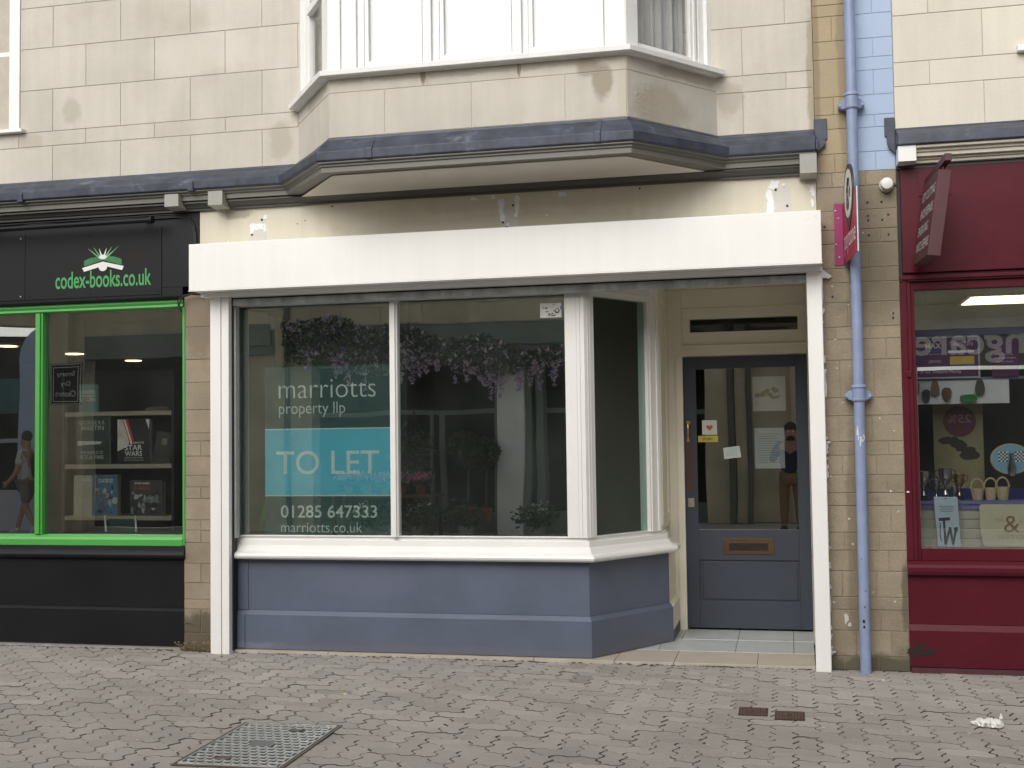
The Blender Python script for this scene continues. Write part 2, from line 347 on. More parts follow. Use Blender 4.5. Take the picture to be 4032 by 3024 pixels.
BRASS = M('worn_brass', (0.55, 0.36, 0.12), 0.28, 0.15, 20, metal=1.0)
BRASSD = M('dull_brass', (0.11, 0.065, 0.033), 0.45, 0.15, 20, metal=0.6)
BROWN = M('brown_push_plate', (0.06, 0.028, 0.02), 0.5, 0.1, 10)
TILEG = M('grey_floor_tile', (0.46, 0.48, 0.475), 0.35, 0.10, 9, bump=0.08, bscale=40, fine=0.03)
TILET = M('tan_kerb_tile', (0.45, 0.405, 0.335), 0.5, 0.08, 6, bump=0.15, bscale=60, fine=0.04)
GROUT = M('grout', (0.10, 0.095, 0.085), 0.9, 0.15, 20)
PAVE = M('concrete_paver', (0.36, 0.335, 0.307), 0.88, 0.14, 0.7, bump=0.55, bscale=160, tone=True, fine=0.12, spec=0.2, dirt=((0.25, 0.232, 0.215), 3.0, 0.60, 0.55))
SAND = M('joint_dirt', (0.10, 0.089, 0.077), 0.95, 0.3, 30, spec=0.1)
GROUND = M('street_paving', (0.50, 0.465, 0.43), 0.9, 0.12, 1.5, fine=0.1)
IRON = M('worn_cast_iron', (0.46, 0.46, 0.455), 0.42, 0.2, 14, metal=0.3, fine=0.12)
IROND = M('dark_cast_iron', (0.05, 0.049, 0.048), 0.55, 0.2, 14, metal=0.3)
RUST = M('rusty_cover', (0.105, 0.062, 0.048), 0.75, 0.3, 30, bump=0.3, bscale=120)
GL = glass('shop_glass', 0.31, (0.93, 0.98, 0.96), 0.035, haze=0.009)
GLB = glass('book_shop_glass', 0.26, (0.92, 0.94, 0.92), 0.03, haze=0.006)
GLR = glass('cobbler_glass', 0.22, (0.93, 0.95, 0.95), 0.015)
GLD = glass('door_glass', 0.30, (0.85, 0.87, 0.87), 0.015)
GLU = glass('upper_glass', 0.035, (0.95, 0.955, 0.955), 0.01, edge=0.3)
SKYREF = M('white_sky_reflection', (0.72, 0.725, 0.72), 0.7, 0.02, 2)  # white that stands in for bright sky reflected in the bay panes
CURT = M('grey_curtain', (0.56, 0.555, 0.545), 0.85, 0.1, 4)
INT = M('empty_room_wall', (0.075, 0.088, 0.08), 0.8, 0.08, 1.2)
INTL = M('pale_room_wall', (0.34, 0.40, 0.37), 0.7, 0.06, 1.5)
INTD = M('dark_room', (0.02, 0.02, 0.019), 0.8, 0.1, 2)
# ------------------------------------------------------------------ ground
def pavers():
    u = 0.1125; d = 0.17; rnd = random.Random(3)
    def edge(a, b):
        """zigzag version of one lattice edge, the same for both stones that share it"""
        fl = a > b
        p, q = (b, a) if fl else (a, b)
        horiz = p[1] == q[1]
        amp = 0.23 if not horiz else 0.15
        pts = []
        for t, o in ((0.0, 0), (0.20, amp), (0.38, amp), (0.60, -amp), (0.80, -amp)):
            o *= 0.5
            pts.append((p[0]+(t if horiz else o), p[1]+(o if horiz else t)))
        pts.append((float(q[0]), float(q[1])))
        if fl: pts = pts[::-1]
        return pts[:-1]
    mb = MB(); mb.cm = 0
    def stone(i, j, w, h):
        ring = [(i+k, j) for k in range(w)]+[(i+w, j+k) for k in range(h)]+[(i+w-k, j+h) for k in range(w)]+[(i, j+h-k) for k in range(h)]
        P = []
        for a, b in zip(ring, ring[1:]+ring[:1]): P += edge(a, b)
        P = [Vector((x*u, y*u, 0)) for x, y in P]
        n = len(P); N = []
        for k in range(n):
            e1 = (P[k]-P[k-1]).normalized(); e2 = (P[(k+1) % n]-P[k]).normalized()
            a = (Vector((-e1.y, e1.x, 0))+Vector((-e2.y, e2.x, 0)))
            N.append(a.normalized() if a.length > 1e-4 else Vector((-e1.y, e1.x, 0)))
        tx, ty, z0 = rnd.gauss(0, 0.006), rnd.gauss(0, 0.006), rnd.gauss(0, 0.0013)
        cx, cy = (i+w/2)*u, (j+h/2)*u
        sh = Vector((rnd.gauss(0, 0.0011), rnd.gauss(0, 0.0011), 0))
        g = 0.0010+max(0, rnd.gauss(0, 0.0013))
        def lv(off, z): return [p+sh+N[k]*off+Vector((0, 0, z+z0+tx*(p.x-cx)+ty*(p.y-cy))) for k, p in enumerate(P)]
        vs = lv(g, -0.03)+lv(g, -0.006)+lv(g+0.002, -0.0016)+lv(g+0.0055, 0)
        fs = [list(range(3*n, 4*n))]+[(r*n+k, r*n+(k+1) % n, (r+1)*n+(k+1) % n, (r+1)*n+k) for r in range(3) for k in range(n)]
        mb.ct = 1+rnd.gauss(0, 0.06); mb.cm = 0; k0 = len(mb.f); mb.add(vs, fs)
        for q in range(k0+1, k0+1+2*n): mb.mi[q] = 1
    x0, x1, y0, y1 = -66, 24, -43, 1
    # 90 degree herringbone
    for i in range(x0, x1):
        for j in range(y0, y1):
            k = (i+j) % 4
            if k == 0 and i+1 < x1 and j > y0: stone(i, j, 2, 1)
            if k == 2 and j+1 <= y1-1: stone(i, j, 1, 2)
    return mb
g = MB(); g.quad((-80, -60, -0.028), (80, -60, -0.028), (80, 0.6, -0.028), (-80, 0.6, -0.028)); o = g.build('ground', SAND); o['kind'] = 'structure'
g = MB(); g.quad((-80, -60, -0.012), (80, -60, -0.012), (80, -4.83, -0.012), (-80, -4.83, -0.012)); o = g.build('street', GROUND); o['kind'] = 'structure'
o = pavers().build('pavement', [PAVE, SAND]); o['kind'] = 'structure'
# tiled porch floor: pale kerb tiles along the front, grey tiles behind, thin strip under the shop fronts
fl = MB(); fl.cm = 2; fl.box(-3.97, 0.14, -0.02, 1.6, -0.02, 0.016)
fl.cm = 1
for a, b in ((-3.965, -3.2), (-3.196, -2.45), (-2.446, -1.72), (-1.716, -1.17), (-1.166, -0.775), (-0.771, -0.235), (-0.231, 0.135)):
    fl.box(a, b, -0.024, 0.415, -0.02, 0.02)
fl.cm = 0
for a, b in ((-1.35, -0.925), (-0.921, -0.395), (-0.391, 0.0), (0.004, 0.14)):
    fl.box(a, b, 0.42, 0.90, 0.0, 0.021)
for a, b in ((-1.0, -0.80), (-0.796, -0.395), (-0.391, 0.0), (0.004, 0.16)):
    fl.box(a, b, 0.904, 1.6, 0.0, 0.022)
o = fl.build('porch_floor', [TILEG, TILET, GROUT], bevel=0.002); o['kind'] = 'structure'

# ------------------------------------------------------------------ central building: upper wall, oriel, cornice
B = thing('stone_building', 'cream ashlar upper floor with a white bay window and lead cornice over the empty shop', 'building', (-1.9, 0, 3.5))
def joints(a, b, j0, per=0.575):
    js = [a]; k = math.ceil((a+0.06-j0)/per)
    while j0+k*per < b-0.06: js.append(j0+k*per); k += 1
    return js+[b]
zs = [3.505, 3.788, 3.90, 4.226, 4.55, 4.87, 5.19, 5.51]
x0w = -7.4
wl = MB(); rnd = random.Random(5)
for i in range(len(zs)-1):
    j0 = -5.417 if i % 2 == 0 else -5.135
    a = x0w if i < 2 else -5.70
    js = [(q-x0w) for q in joints(a, 0.21, j0)]
    blockwall(wl, (x0w, 0), (1, 0), [(zs[i], zs[i+1], js)], 0.0032, 0.0045, 0.0022, 0.035, rnd)
# worn arris at the right hand end
wl.build('ashlar_wall', ASH, B)
bk = MB(); bk.box(x0w, 0.213, 0.0015, 0.15, 3.50, 6.2); bk.build('wall_backing', ASHJ, B)
mm = MB(); mm.box(-26, 0.44, 0.3, 9, 2.80, 6.5); mm.build('unseen_rear_mass', ASHJ, B)  # unseen bulk added behind the wall to block sun from the rear
FA, FB, FC, FD = (-3.408, 0.0), (-2.91, -0.66), (-0.934, -0.66), (-0.415, 0.0)
op = MB(); L1 = math.dist(FA, FB); L3 = math.dist(FC, FD)
cs = [3.505, 3.803, 3.90]
blockwall(op, FA, (FB[0]-FA[0], FB[1]-FA[1]), [(cs[0], cs[1], [0, 0.30, L1]), (cs[1], cs[2], [0, 0.52, L1])], 0.0032, 0.0045, 0.0022, 0.035, rnd)
blockwall(op, FB, (1, 0), [(cs[0], cs[1], [0, 0.387, 0.975, 1.586, FC[0]-FB[0]]), (cs[1], cs[2], [0, 0.68, 1.295, FC[0]-FB[0]])], 0.0032, 0.0045, 0.0022, 0.035, rnd)
blockwall(op, FC, (FD[0]-FC[0], FD[1]-FC[1]), [(cs[0], cs[1], [0, L3]), (cs[1], cs[2], [0, 0.55, L3])], 0.0032, 0.0045, 0.0022, 0.03, rnd)
bay = MB()
bay.prism([(*FA, 3.50), (*FB, 3.50), (*FC, 3.50), (*FD, 3.50)], (0, 0, 0.41)); bw = bay.build('bay_wall', ASHJ, B)
op.build('ashlar_facing', ASHB, bw)
# sill of the bay
S = MB(); S.sweep([FA, FB, FC, FD], [(0.0, 3.895), (0.025, 3.898), (0.03, 3.906), (0.075, 3.904), (0.078, 3.938), (0.02, 3.952), (-0.06, 3.952), (-0.06, 3.895)])
S.build('bay_sill', WHITE2, B, bevel=0.003)
# bay windows
def line_window(p, q, parts, name, y_in=0.0):
    """sash window frame along p->q ; parts = list of (t0,t1,kind) in metres"""
    pv = Vector((*p, 0)); dvv = (Vector((*q, 0))-pv).normalized(); nn = Vector((dvv.y, -dvv.x, 0))
    fr = MB(); ps = MB()
    def at(t): c = pv+dvv*t; return (c.x, c.y)
    for t0, t1, kind in parts:
        a, b = at(t0), at(t1)
        if kind == 'post': fr.wbox(a, b, -0.07, 0.0, 3.945, 5.3)
        elif kind == 'board': fr.wbox(a, b, -0.07, -0.008, 3.945, 5.3)
        elif kind == 'bead': fr.wbox(a, b, -0.07, 0.008, 3.945, 5.3)
        elif kind == 'reveal': fr.wbox(a, b, -0.07, -0.028, 3.945, 5.3)
        elif kind == 'sash':
            fr.wbox(at(t0), at(t0+0.028), -0.075, -0.035, 3.95, 5.3); fr.wbox(at(t1-0.028), at(t1), -0.075, -0.035, 3.95, 5.3)
            fr.wbox(at(t0+0.028), at(t1-0.028), -0.0745, -0.0352, 3.952, 4.022)
            fr.wbox(at(t0+0.028), at(t1-0.028), -0.055, -0.015, 4.56, 4.61)
            ps.wbox(at(t0+0.028), at(t1-0.028), -0.060, -0.056, 4.022, 4.56)
            ps.wbox(at(t0+0.028), at(t1-0.028), -0.044, -0.040, 4.61, 5.3)
    o = fr.build(name, WHITE2, B, bevel=0.003); ps.each('pane', GLU, o); return o
GA, GB, GC, GD = (-3.44, 0.06), (-2.932, -0.625), (-0.935, -0.625), (-0.395, 0.06)
def X_(x): return x-GB[0]
line_window(GB, GC, [(0, X_(-2.812)-0.045, 'post'), (X_(-2.812)-0.095+0.05, X_(-2.812)-0.03, 'bead'), (X_(-2.812)-0.03, X_(-2.735), 'board'), (X_(-2.735), X_(-2.685), 'reveal'),
    (X_(-2.685), X_(-2.286), 'sash'), (X_(-2.286), X_(-2.272), 'bead'), (X_(-2.272), X_(-2.215), 'post'), (X_(-2.215), X_(-2.165), 'reveal'),
    (X_(-2.165), X_(-1.686), 'sash'), (X_(-1.686), X_(-1.672), 'bead'), (X_(-1.672), X_(-1.61), 'post'), (X_(-1.61), X_(-1.57), 'reveal'),
    (X_(-1.57), X_(-1.088), 'sash'), (X_(-1.088), X_(-1.076), 'bead'), (X_(-1.076), X_(-0.975), 'board'), (X_(-0.975), X_(-0.94), 'post')], 'window')
L2 = math.dist(GC, GD)
line_window(GC, GD, [(0.0, 0.105, 'post'), (0.105, 0.655, 'sash'), (0.655, 0.68, 'reveal'), (0.70, L2-0.12, 'reveal'), (L2-0.12, L2, 'post')], 'window')
L2 = math.dist(GA, GB)
line_window(GA, GB, [(0.0, 0.10, 'post'), (0.10, 0.19, 'reveal'), (0.19, 0.66, 'sash'), (0.66, 0.70, 'reveal'), (0.70, L2-0.01, 'post')], 'window')
bl = MB()
bl.box(-2.72, -1.05, -0.553, -0.550, 3.94, 5.3); bl.build('sky_reflection_sheet', SKYREF, B)  # sheet added behind the front panes, painted as their sky reflection
cu = MB()
for pp, qq in ((GC, GD), (GA, GB)):
    pv = Vector((*pp, 0)); dd = (Vector((*qq, 0))-pv).normalized(); nn = Vector((dd.y, -dd.x, 0)); Lc = (Vector((*qq, 0))-pv).length
    N = 90; vs = []
    for i in range(N+1):
        t = 0.02+(Lc-0.04)*i/N; c = pv+dd*t-nn*(0.16+0.022*math.sin(i*0.62)+0.012*math.sin(i*1.7))
        vs += [(c.x, c.y, 3.95), (c.x, c.y, 5.3)]
    cu.add(vs, [(2*i, 2*i+2, 2*i+3, 2*i+1) for i in range(N)])
cu.each('curtain', CURT, B, smooth=True)
tp = MB(); tp.prism([(*FA, 5.3), (*FB, 5.3), (*FC, 5.3), (*FD, 5.3)], (0, 0, 0.12)); tp.sweep([GA, GB, GC, GD], [(0.0, 5.3), (0.12, 5.3), (0.12, 5.42), (0.0, 5.42)]); tp.build('bay_head', WHITE2, B)

# lead flashing, mouldings, soffit
PATH = [(-7.4, 0), FA, FB, FC, FD, (0.214, 0)]
K = [1, 0.97, 0.62, 0.62, 0.97, 1]; DZ = [0.018, 0.012, 0.0, -0.002, 0, 0]
ld = MB(); ld.sweep(PATH, [(-0.02, 3.505), (0.012, 3.505), (0.02, 3.488), (0.10, 3.445), (0.152, 3.402), (0.168, 3.398), (0.174, 3.388), (0.170, 3.334), (0.155, 3.328), (-0.02, 3.34)], k=K, dz=DZ)
# welts where one sheet laps the next
for (xa, yb, dx) in ((-2.62, -0.66, 1), (-1.13, -0.66, 1), (-5.6, 0, 1), (-4.2, 0, 1)):
    kk = 0.62 if yb < -0.1 else 1
    pr = [(0.018*kk, 3.492), (0.10*kk+0.003, 3.449), (0.152*kk+0.004, 3.407), (0.168*kk+0.006, 3.404), (0.174*kk+0.007, 3.390), (0.170*kk+0.007, 3.329), (0.150*kk, 3.327)]
    ld.prism([(xa, yb-o_, z) for o_, z in pr]+[(xa, yb-0.01, 3.40)], (0.045, 0, 0))
ldo = ld.build('lead_flashing', LEAD, B, bevel=0.006, seg=3)
me = MB(); me.box(0.211, 0.292, -0.016, 0.0, 3.432, 3.572); me.box(0.219, 0.281, -0.03, -0.0, 3.395, 3.431)
me.prism([(0.2155, -0.012, 3.45), (0.2155, -0.172, 3.395), (0.2155, -0.172, 3.335), (0.2155, -0.012, 3.335)], (0.012, 0, 0))
me.prism([(0.2155, -0.02, 3.334), (0.281, -0.02, 3.395), (0.2155, -0.02, 3.395)], (0, -0.02, 0))
me.build('lead_upstand', LEAD, B, bevel=0.003)
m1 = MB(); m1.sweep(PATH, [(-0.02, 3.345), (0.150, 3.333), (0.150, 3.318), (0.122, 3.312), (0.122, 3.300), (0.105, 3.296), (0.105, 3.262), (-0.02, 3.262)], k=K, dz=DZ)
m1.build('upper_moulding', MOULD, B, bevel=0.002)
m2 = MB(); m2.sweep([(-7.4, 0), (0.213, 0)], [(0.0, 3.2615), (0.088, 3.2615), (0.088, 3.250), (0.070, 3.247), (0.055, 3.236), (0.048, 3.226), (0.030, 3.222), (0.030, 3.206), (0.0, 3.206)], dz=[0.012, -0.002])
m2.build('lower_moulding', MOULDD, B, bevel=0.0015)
sf = MB(); sf.prism([(-3.36, -0.075, 3.259), (-2.895, -0.655, 3.259), (-0.945, -0.655, 3.259), (-0.49, -0.075, 3.259)], (0, 0, -0.004)); sf.build('soffit', SOFF, B)
for a, b, z0, z1 in ((-4.397, -4.285, 3.231, 3.322), (-4.051, -3.937, 3.222, 3.325), (0.112, 0.219, 3.190, 3.318)):
    bb = MB(); bb.prism([(a, -0.15, z0), (a, -0.15, z1), (a, 0, z1), (a, 0, z0-0.012)], (b-a, 0, 0)); bb.build('bracket', BRK, B, bevel=0.002)
# sash window of the upper floor at the left edge
wf = MB(); wf.box(-5.792, -5.701, -0.012, 0.06, 3.93, 5.5); wf.box(-7.0, -6.85, -0.012, 0.06, 3.93, 5.5)
wf.box(-6.85, -5.792, 0.010, 0.05, 3.93, 3.985); wf.box(-6.85, -5.792, 0.0, 0.04, 4.512, 4.548); wf.box(-6.84, -5.80, 0.012, 0.05, 5.46, 5.52)
wfo = wf.build('window', WHITE2, B, bevel=0.003)
pp = MB(); pp.box(-6.85, -5.792, 0.030, 0.034, 3.985, 4.512); pp.box(-6.85, -5.792, 0.022, 0.026, 4.548, 5.46); pp.each('pane', GLU, wfo)
ws = MB(); ws.box(-7.05, -5.652, -0.055, 0.05, 3.902, 3.9295); ws.build('sill', WHITE2, wfo, bevel=0.003)
wc = MB(); wc.box(-6.9, -5.72, 0.10, 0.11, 3.93, 5.5); wc.build('curtain', M('blue_grey_curtain', (0.5, 0.53, 0.58), 0.8, 0.25, 2.2), wfo)
# ------------------------------------------------------------------ the empty shop front
SF = thing('vacant_shop', 'empty to let shop front with white frames, slate blue stallriser and set back door', 'shop front', (-1.9, 0, 0))
# painted fascia with scars of the old sign
fa = MB(); fa.box(-4.19, 0.214, -0.004, 0.12, 2.58, 3.212); fao = fa.build('fascia_board', CREAM, SF, bevel=0.002)
ch = MB(); rc = random.Random(21); yf = -0.0042
for cx, cz, rx, rz in ((-3.735, 3.075, 0.062, 0.026), (-3.67, 3.14, 0.018, 0.016), (-3.775, 3.055, 0.016, 0.028), (-3.672, 3.06, 0.012, 0.03), (-1.905, 3.13, 0.025, 0.045), (-1.79, 3.135, 0.017, 0.055), (-1.90, 3.05, 0.018, 0.045), (-1.80, 3.06, 0.012, 0.02), (-1.86, 2.99, 0.012, 0.012),
        (-2.10, 3.183, 0.028, 0.012), (-1.96, 3.185, 0.02, 0.012), (-1.473, 3.180, 0.028, 0.014), (-0.055, 3.155, 0.034, 0.030), (-0.085, 3.09, 0.020, 0.045), (-0.075, 3.02, 0.024, 0.05), (-0.09, 2.965, 0.025, 0.035), (0.008, 3.15, 0.012, 0.01),
        (0.188, 3.11, 0.013, 0.03), (0.198, 3.085, 0.011, 0.018), (0.19, 3.02, 0.012, 0.024), (-1.585, 3.04, 0.009, 0.006), (-3.965, 2.935, 0.012, 0.03), (-3.96, 2.965, 0.007, 0.02)):
    kb = kb+1 if 'kb' in globals() else 0; blob(ch, cx, cz, rx, rz, yf-0.0003, rc, th=0.0016+0.00012*kb)
ch.each('bare_plaster', M('bare_plaster', (0.78, 0.79, 0.80), 0.8, 0.05, 20), fao, margin=0.012)
gh = MB()
for a, b, c_, d_ in ((-3.80, -3.655, 2.93, 3.105), (-1.905, -1.79, 2.955, 3.13), (-0.075, 0.06, 2.93, 3.14)):
    gh.prism([(a, yf, c_), (b, yf, c_+0.004), (b-0.008, yf, d_), (a+0.012, yf, d_-0.008)], (0, -0.0008, 0))
gh.each('sign_ghost', M('unfaded_paint', (0.56, 0.54, 0.50), 0.6, 0.04, 6), fao)  # outline of the old sign, in paint that has not faded
hl = MB()
for x, z in ((-3.697, 3.124), (-3.775, 3.018), (-1.82, 3.122), (-1.893, 3.006), (-1.866, 2.972), (-0.044, 3.122), (0.028, 3.012), (-3.15, 3.19), (-0.94, 3.185), (-3.42, 3.08), (-3.36, 3.10)):
    hl.lathe([(0.0085 if z < 3.18 and x > -3.2 or x < -3.6 else 0.004, 0), (0.007 if x < -3.6 or x > -3.2 else 0.003, 0.0052)], (x, yf-0.0005, z), (0, -1, 0), 10)
hl.each('fixing_hole', RUB, fao)
# stallriser
UP = [(-3.955, 0.045), (-1.338, 0.045), (-0.872, 0.80), (-0.872, 1.33)]
LO = [(-3.955, 0.02), (-1.322, 0.02), (-0.845, 0.79), (-0.845, 1.33)]
sr = MB()
sr.sweep(LO[:3], [(-0.12, 0.024), (0, 0.024), (0, 0.268), (-0.024, 0.298), (-0.12, 0.298)])
sr.sweep(UP[:3], [(-0.12, 0.2985), (0, 0.2985), (0, 0.665), (-0.12, 0.665)])
sro = sr.build('stallriser', PANEL, SF, bevel=0.002)
bd = MB(); bd.box(-3.95, -3.835, 0.038, 0.046, 0.2995, 0.66); bd.box(-3.95, -3.85, 0.013, 0.021, 0.03, 0.262); bd.build('end_board', PANEL, sro, bevel=0.001)
rt_ = MB()
rt_.box(-0.96, -0.8725, 0.80, 1.33, 0.2985, 0.66); rt_.box(-0.96, -0.846, 0.812, 1.33, 0.10, 0.272); rt_.prism([(-0.846, 0.812, 0.2725), (-0.846, 1.33, 0.2725), (-0.872, 1.33, 0.298), (-0.872, 0.812, 0.298)], (-0.05, 0, 0))
rt_.build('porch_side_panel', CREAMP, SF, bevel=0.002)
rd = MB(); rd.box(-0.96, -0.845, 0.792, 1.33, 0.022, 0.0998); rd.build('porch_plinth', MOULDD, SF)
# sill
sl_ = MB(); sl_.sweep([(-3.955, 0.05), (-1.336, 0.05), (-0.885, 0.79), (-0.885, 0.96)],
    [(-0.06, 0.667), (0.055, 0.667), (0.072, 0.671), (0.083, 0.682), (0.086, 0.695), (0.080, 0.708), (0.066, 0.717), (0.050, 0.720), (0.036, 0.732), (0.022, 0.752), (0.010, 0.765), (0.006, 0.800), (-0.008, 0.803), (-0.010, 0.8245), (-0.06, 0.8245)])
sl_.build('window_sill', WHITE, SF, bevel=0.0)
# window frames (front)
fr = MB(); Z0, Z1 = 0.8255, 2.60
fr.box(-3.962, -3.930, 0.035, 0.12, Z0, Z1)
fr.box(-2.745, -2.688, 0.040, 0.11, Z0, Z1); fr.box(-2.733, -2.700, 0.022, 0.0398, Z0+0.001, Z1-0.03)
fr.box(-1.481, -1.337, 0.045, 0.13, Z0, Z1)
for a, b, yy in ((-1.466, -1.40, 0.042), (-1.392, -1.376, 0.039), (-1.366, -1.343, 0.036)): fr.box(a, b, yy, 0.0449, Z0+0.001, Z1-0.001)
fr.box(-3.93, -2.745, 0.052, 0.10, 2.50, Z1); fr.box(-2.688, -1.481, 0.052, 0.10, 2.50, Z1)
fr.box(-3.93, -2.745, 0.047, 0.10, Z0, 0.834); fr.box(-2.688, -1.481, 0.047, 0.10, Z0, 0.834)
# splayed side
c0 = Vector((-1.335, 0.05, 0)); dd = Vector((math.cos(R_(58.4)), math.sin(R_(58.4)), 0))
def sp(t): v = c0+dd*t; return (v.x, v.y)
fr.wbox(sp(0.002), sp(0.083), -0.09, 0.0, Z0, Z1); fr.wbox(sp(0.012), sp(0.028), -0.05, 0.004, Z0+0.001, Z1-0.001); fr.wbox(sp(0.036), sp(0.05), -0.05, 0.004, Z0+0.001, Z1-0.001)
fr.wbox(sp(0.676), sp(0.80), -0.09, 0.0, Z0, Z1); fr.wbox(sp(0.695), sp(0.715), -0.05, 0.005, Z0+0.001, Z1-0.001); fr.wbox(sp(0.77), sp(0.80), -0.05, 0.006, Z0+0.001, Z1-0.001)
fr.wbox(sp(0.083), sp(0.676), -0.07, -0.004, 2.486, Z1); fr.wbox(sp(0.083), sp(0.676), -0.07, -0.006, Z0, 0.834); fr.wbox(sp(0.05), sp(0.70), -0.04, 0.004, 2.515, 2.53)
fr.build('window_frame', WHITE, SF, bevel=0.003)
# porch: return cheek, ceiling, transom and door frame
pc = MB(); ex, ey = sp(0.80)
pc.box(ex-0.08, ex, ey+0.001, 1.33, 0.8255, 2.64)
pc.box(ex-0.001, ex+0.012, ey+0.05, ey+0.10, 0.86, 2.50); pc.box(ex-0.001, ex+0.012, 1.22, 1.329, 0.86, 2.64); pc.box(ex-0.001, ex+0.0118, ey+0.10, 1.22, 2.50, 2.64); pc.box(ex-0.001, ex+0.0118, ey+0.1002, 1.2198, 0.86, 0.93)
YD = 1.33
pc.box(-0.965, -0.79, YD, YD+0.10, 0.022, 2.65); pc.box(-0.845, -0.792, YD-0.012, YD-0.0002, 0.022, 2.128)
pc.box(0.149, 0.24, YD, YD+0.10, 0.022, 2.65)
pc.box(-0.79, 0.149, YD, YD+0.10, 2.130, 2.3135); pc.box(-0.79, 0.149, YD, YD+0.10, 2.417, 2.65); pc.box(-0.79, -0.729, YD, YD+0.10, 2.3135, 2.417); pc.box(0.088, 0.149, YD, YD+0.10, 2.3135, 2.417)
pc.box(-0.79, 0.149, YD-0.014, YD-0.0002, 2.205, 2.213)
pc.box(-0.79, 0.149, YD-0.006, YD-0.0002, 2.4952, 2.502); pc.box(-0.79, -0.784, YD-0.006, YD-0.0002, 2.214, 2.495)
pc.box(-1.30, 0.24, 0.10, 1.45, 2.652, 2.70)                                     # ceiling
pc.box(0.150, 0.20, 0.02, YD, 0.022, 2.65)                                       # right cheek
pc.build('porch_lining', CREAMP, SF, bevel=0.002)
# panes
pn = MB(); pn.box(-3.93, -2.745, 0.070, 0.074, 0.834, 2.52); pn.build('display_pane', GL, SF)
pn = MB(); pn.box(-2.688, -1.481, 0.070, 0.074, 0.834, 2.52); pn.build('display_pane', GL, SF)
pn = MB(); pn.wbox(sp(0.083), sp(0.676), -0.032, -0.028, 0.834, 2.486); pn.build('display_pane', glass('side_glass', 0.05, (0.72, 0.80, 0.77), 0.01, 0.25), SF)
pn = MB(); pn.box(-0.729, 0.088, YD+0.03, YD+0.034, 2.3135, 2.417); pn.build('fanlight_pane', glass('fan_glass', 0.07, (0.8, 0.85, 0.83), 0.01), SF)
# door
dr = MB(); dx0, dx1 = -0.787, 0.146; yd = YD+0.012
dr.box(dx0, -0.692, yd, yd+0.045, 0.038, 2.122); dr.box(0.060, dx1, yd, yd+0.045, 0.038, 2.122)
dr.box(-0.692, 0.060, yd, yd+0.045, 2.030, 2.122); dr.box(-0.692, 0.060, yd, yd+0.045, 0.556, 0.789); dr.box(-0.692, 0.060, yd, yd+0.045, 0.038, 0.246)
dr.box(-0.692, 0.060, yd+0.012, yd+0.040, 0.246, 0.556); dr.box(-0.664, 0.041, yd+0.004, yd+0.0118, 0.258, 0.545)
dro = dr.build('door', DOOR, SF, bevel=0.0025)
q = MB(); q.box(dx0+0.005, dx1-0.004, yd-0.004, yd+0.02, 2.1222, 2.1265); q.build('weather_strip', GALV, dro)
q = MB(); q.box(-0.692, 0.060, yd+0.016, yd+0.021, 0.789, 2.030); q.build('pane', GLD, dro)
q = MB()
q.box(-0.508, -0.126, yd-0.007, yd-0.0002, 0.601, 0.722); q.cm = 1; q.box(-0.464, -0.171, yd-0.010, yd-0.0072, 0.632, 0.690); q.build('letter_plate', [BRASSD, M('letter_flap', (0.035, 0.03, 0.03), 0.35, 0.1, 9, metal=0.4)], dro, bevel=0.002)
q = MB(); hx = -0.755
q.lathe([(0.017, 0), (0.017, 0.006), (0.009, 0.01)], (hx, yd, 1.612), (0, -1, 0), 14); q.lathe([(0.014, 0), (0.014, 0.005), (0.009, 0.009)], (hx-0.003, yd, 1.474), (0, -1, 0), 14)
q.tube([(hx, yd-0.004, 1.612), (hx, yd-0.036, 1.612), (hx, yd-0.043, 1.60), (hx, yd-0.046, 1.545), (hx-0.002, yd-0.043, 1.487), (hx-0.003, yd-0.036, 1.474), (hx-0.003, yd-0.004, 1.474)], [0.008, 0.009, 0.009, 0.007, 0.009, 0.009, 0.008], 10)
q.ball((hx, yd-0.046, 1.617), 0.014)
q.build('pull_handle', BRASS, dro, smooth=True)
q = MB(); q.box(-0.781, -0.718, yd-0.003, yd-0.0002, 1.08, 1.455); q.build('push_plate', BROWN, dro, bevel=0.001)
q = MB(); q.box(-0.768, -0.722, yd-0.004, yd-0.0002, 0.963, 1.03); q.lathe([(0.012, 0), (0.012, 0.008)], (-0.745, yd-0.004, 1.005), (0, -1, 0), 12); q.build('lock_plate', M('patchy_brass', (0.33, 0.31, 0.22), 0.45, 0.4, 60, metal=0.4), dro, bevel=0.001)
# empty room behind the glass
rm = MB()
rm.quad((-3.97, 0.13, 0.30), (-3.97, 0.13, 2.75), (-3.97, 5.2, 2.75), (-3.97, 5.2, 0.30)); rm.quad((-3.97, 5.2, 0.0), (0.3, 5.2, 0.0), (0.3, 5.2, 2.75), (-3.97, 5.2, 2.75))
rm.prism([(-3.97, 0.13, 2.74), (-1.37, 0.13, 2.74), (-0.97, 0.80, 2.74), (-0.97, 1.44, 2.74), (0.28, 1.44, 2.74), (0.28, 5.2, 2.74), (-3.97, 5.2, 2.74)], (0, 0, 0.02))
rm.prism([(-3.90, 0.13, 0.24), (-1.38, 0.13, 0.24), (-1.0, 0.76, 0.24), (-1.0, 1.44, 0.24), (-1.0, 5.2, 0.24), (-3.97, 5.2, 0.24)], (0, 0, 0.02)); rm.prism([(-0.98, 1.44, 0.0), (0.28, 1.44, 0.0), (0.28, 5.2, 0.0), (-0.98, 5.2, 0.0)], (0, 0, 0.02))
rm.quad((0.28, 1.45, 0.0), (0.28, 1.45, 2.75), (0.28, 5.2, 2.75), (0.28, 5.2, 0.0)); rm.quad((-0.97, 1.42, 0.2), (-0.97, 0.82, 0.2), (-0.97, 0.82, 2.74), (-0.97, 1.42, 2.74))
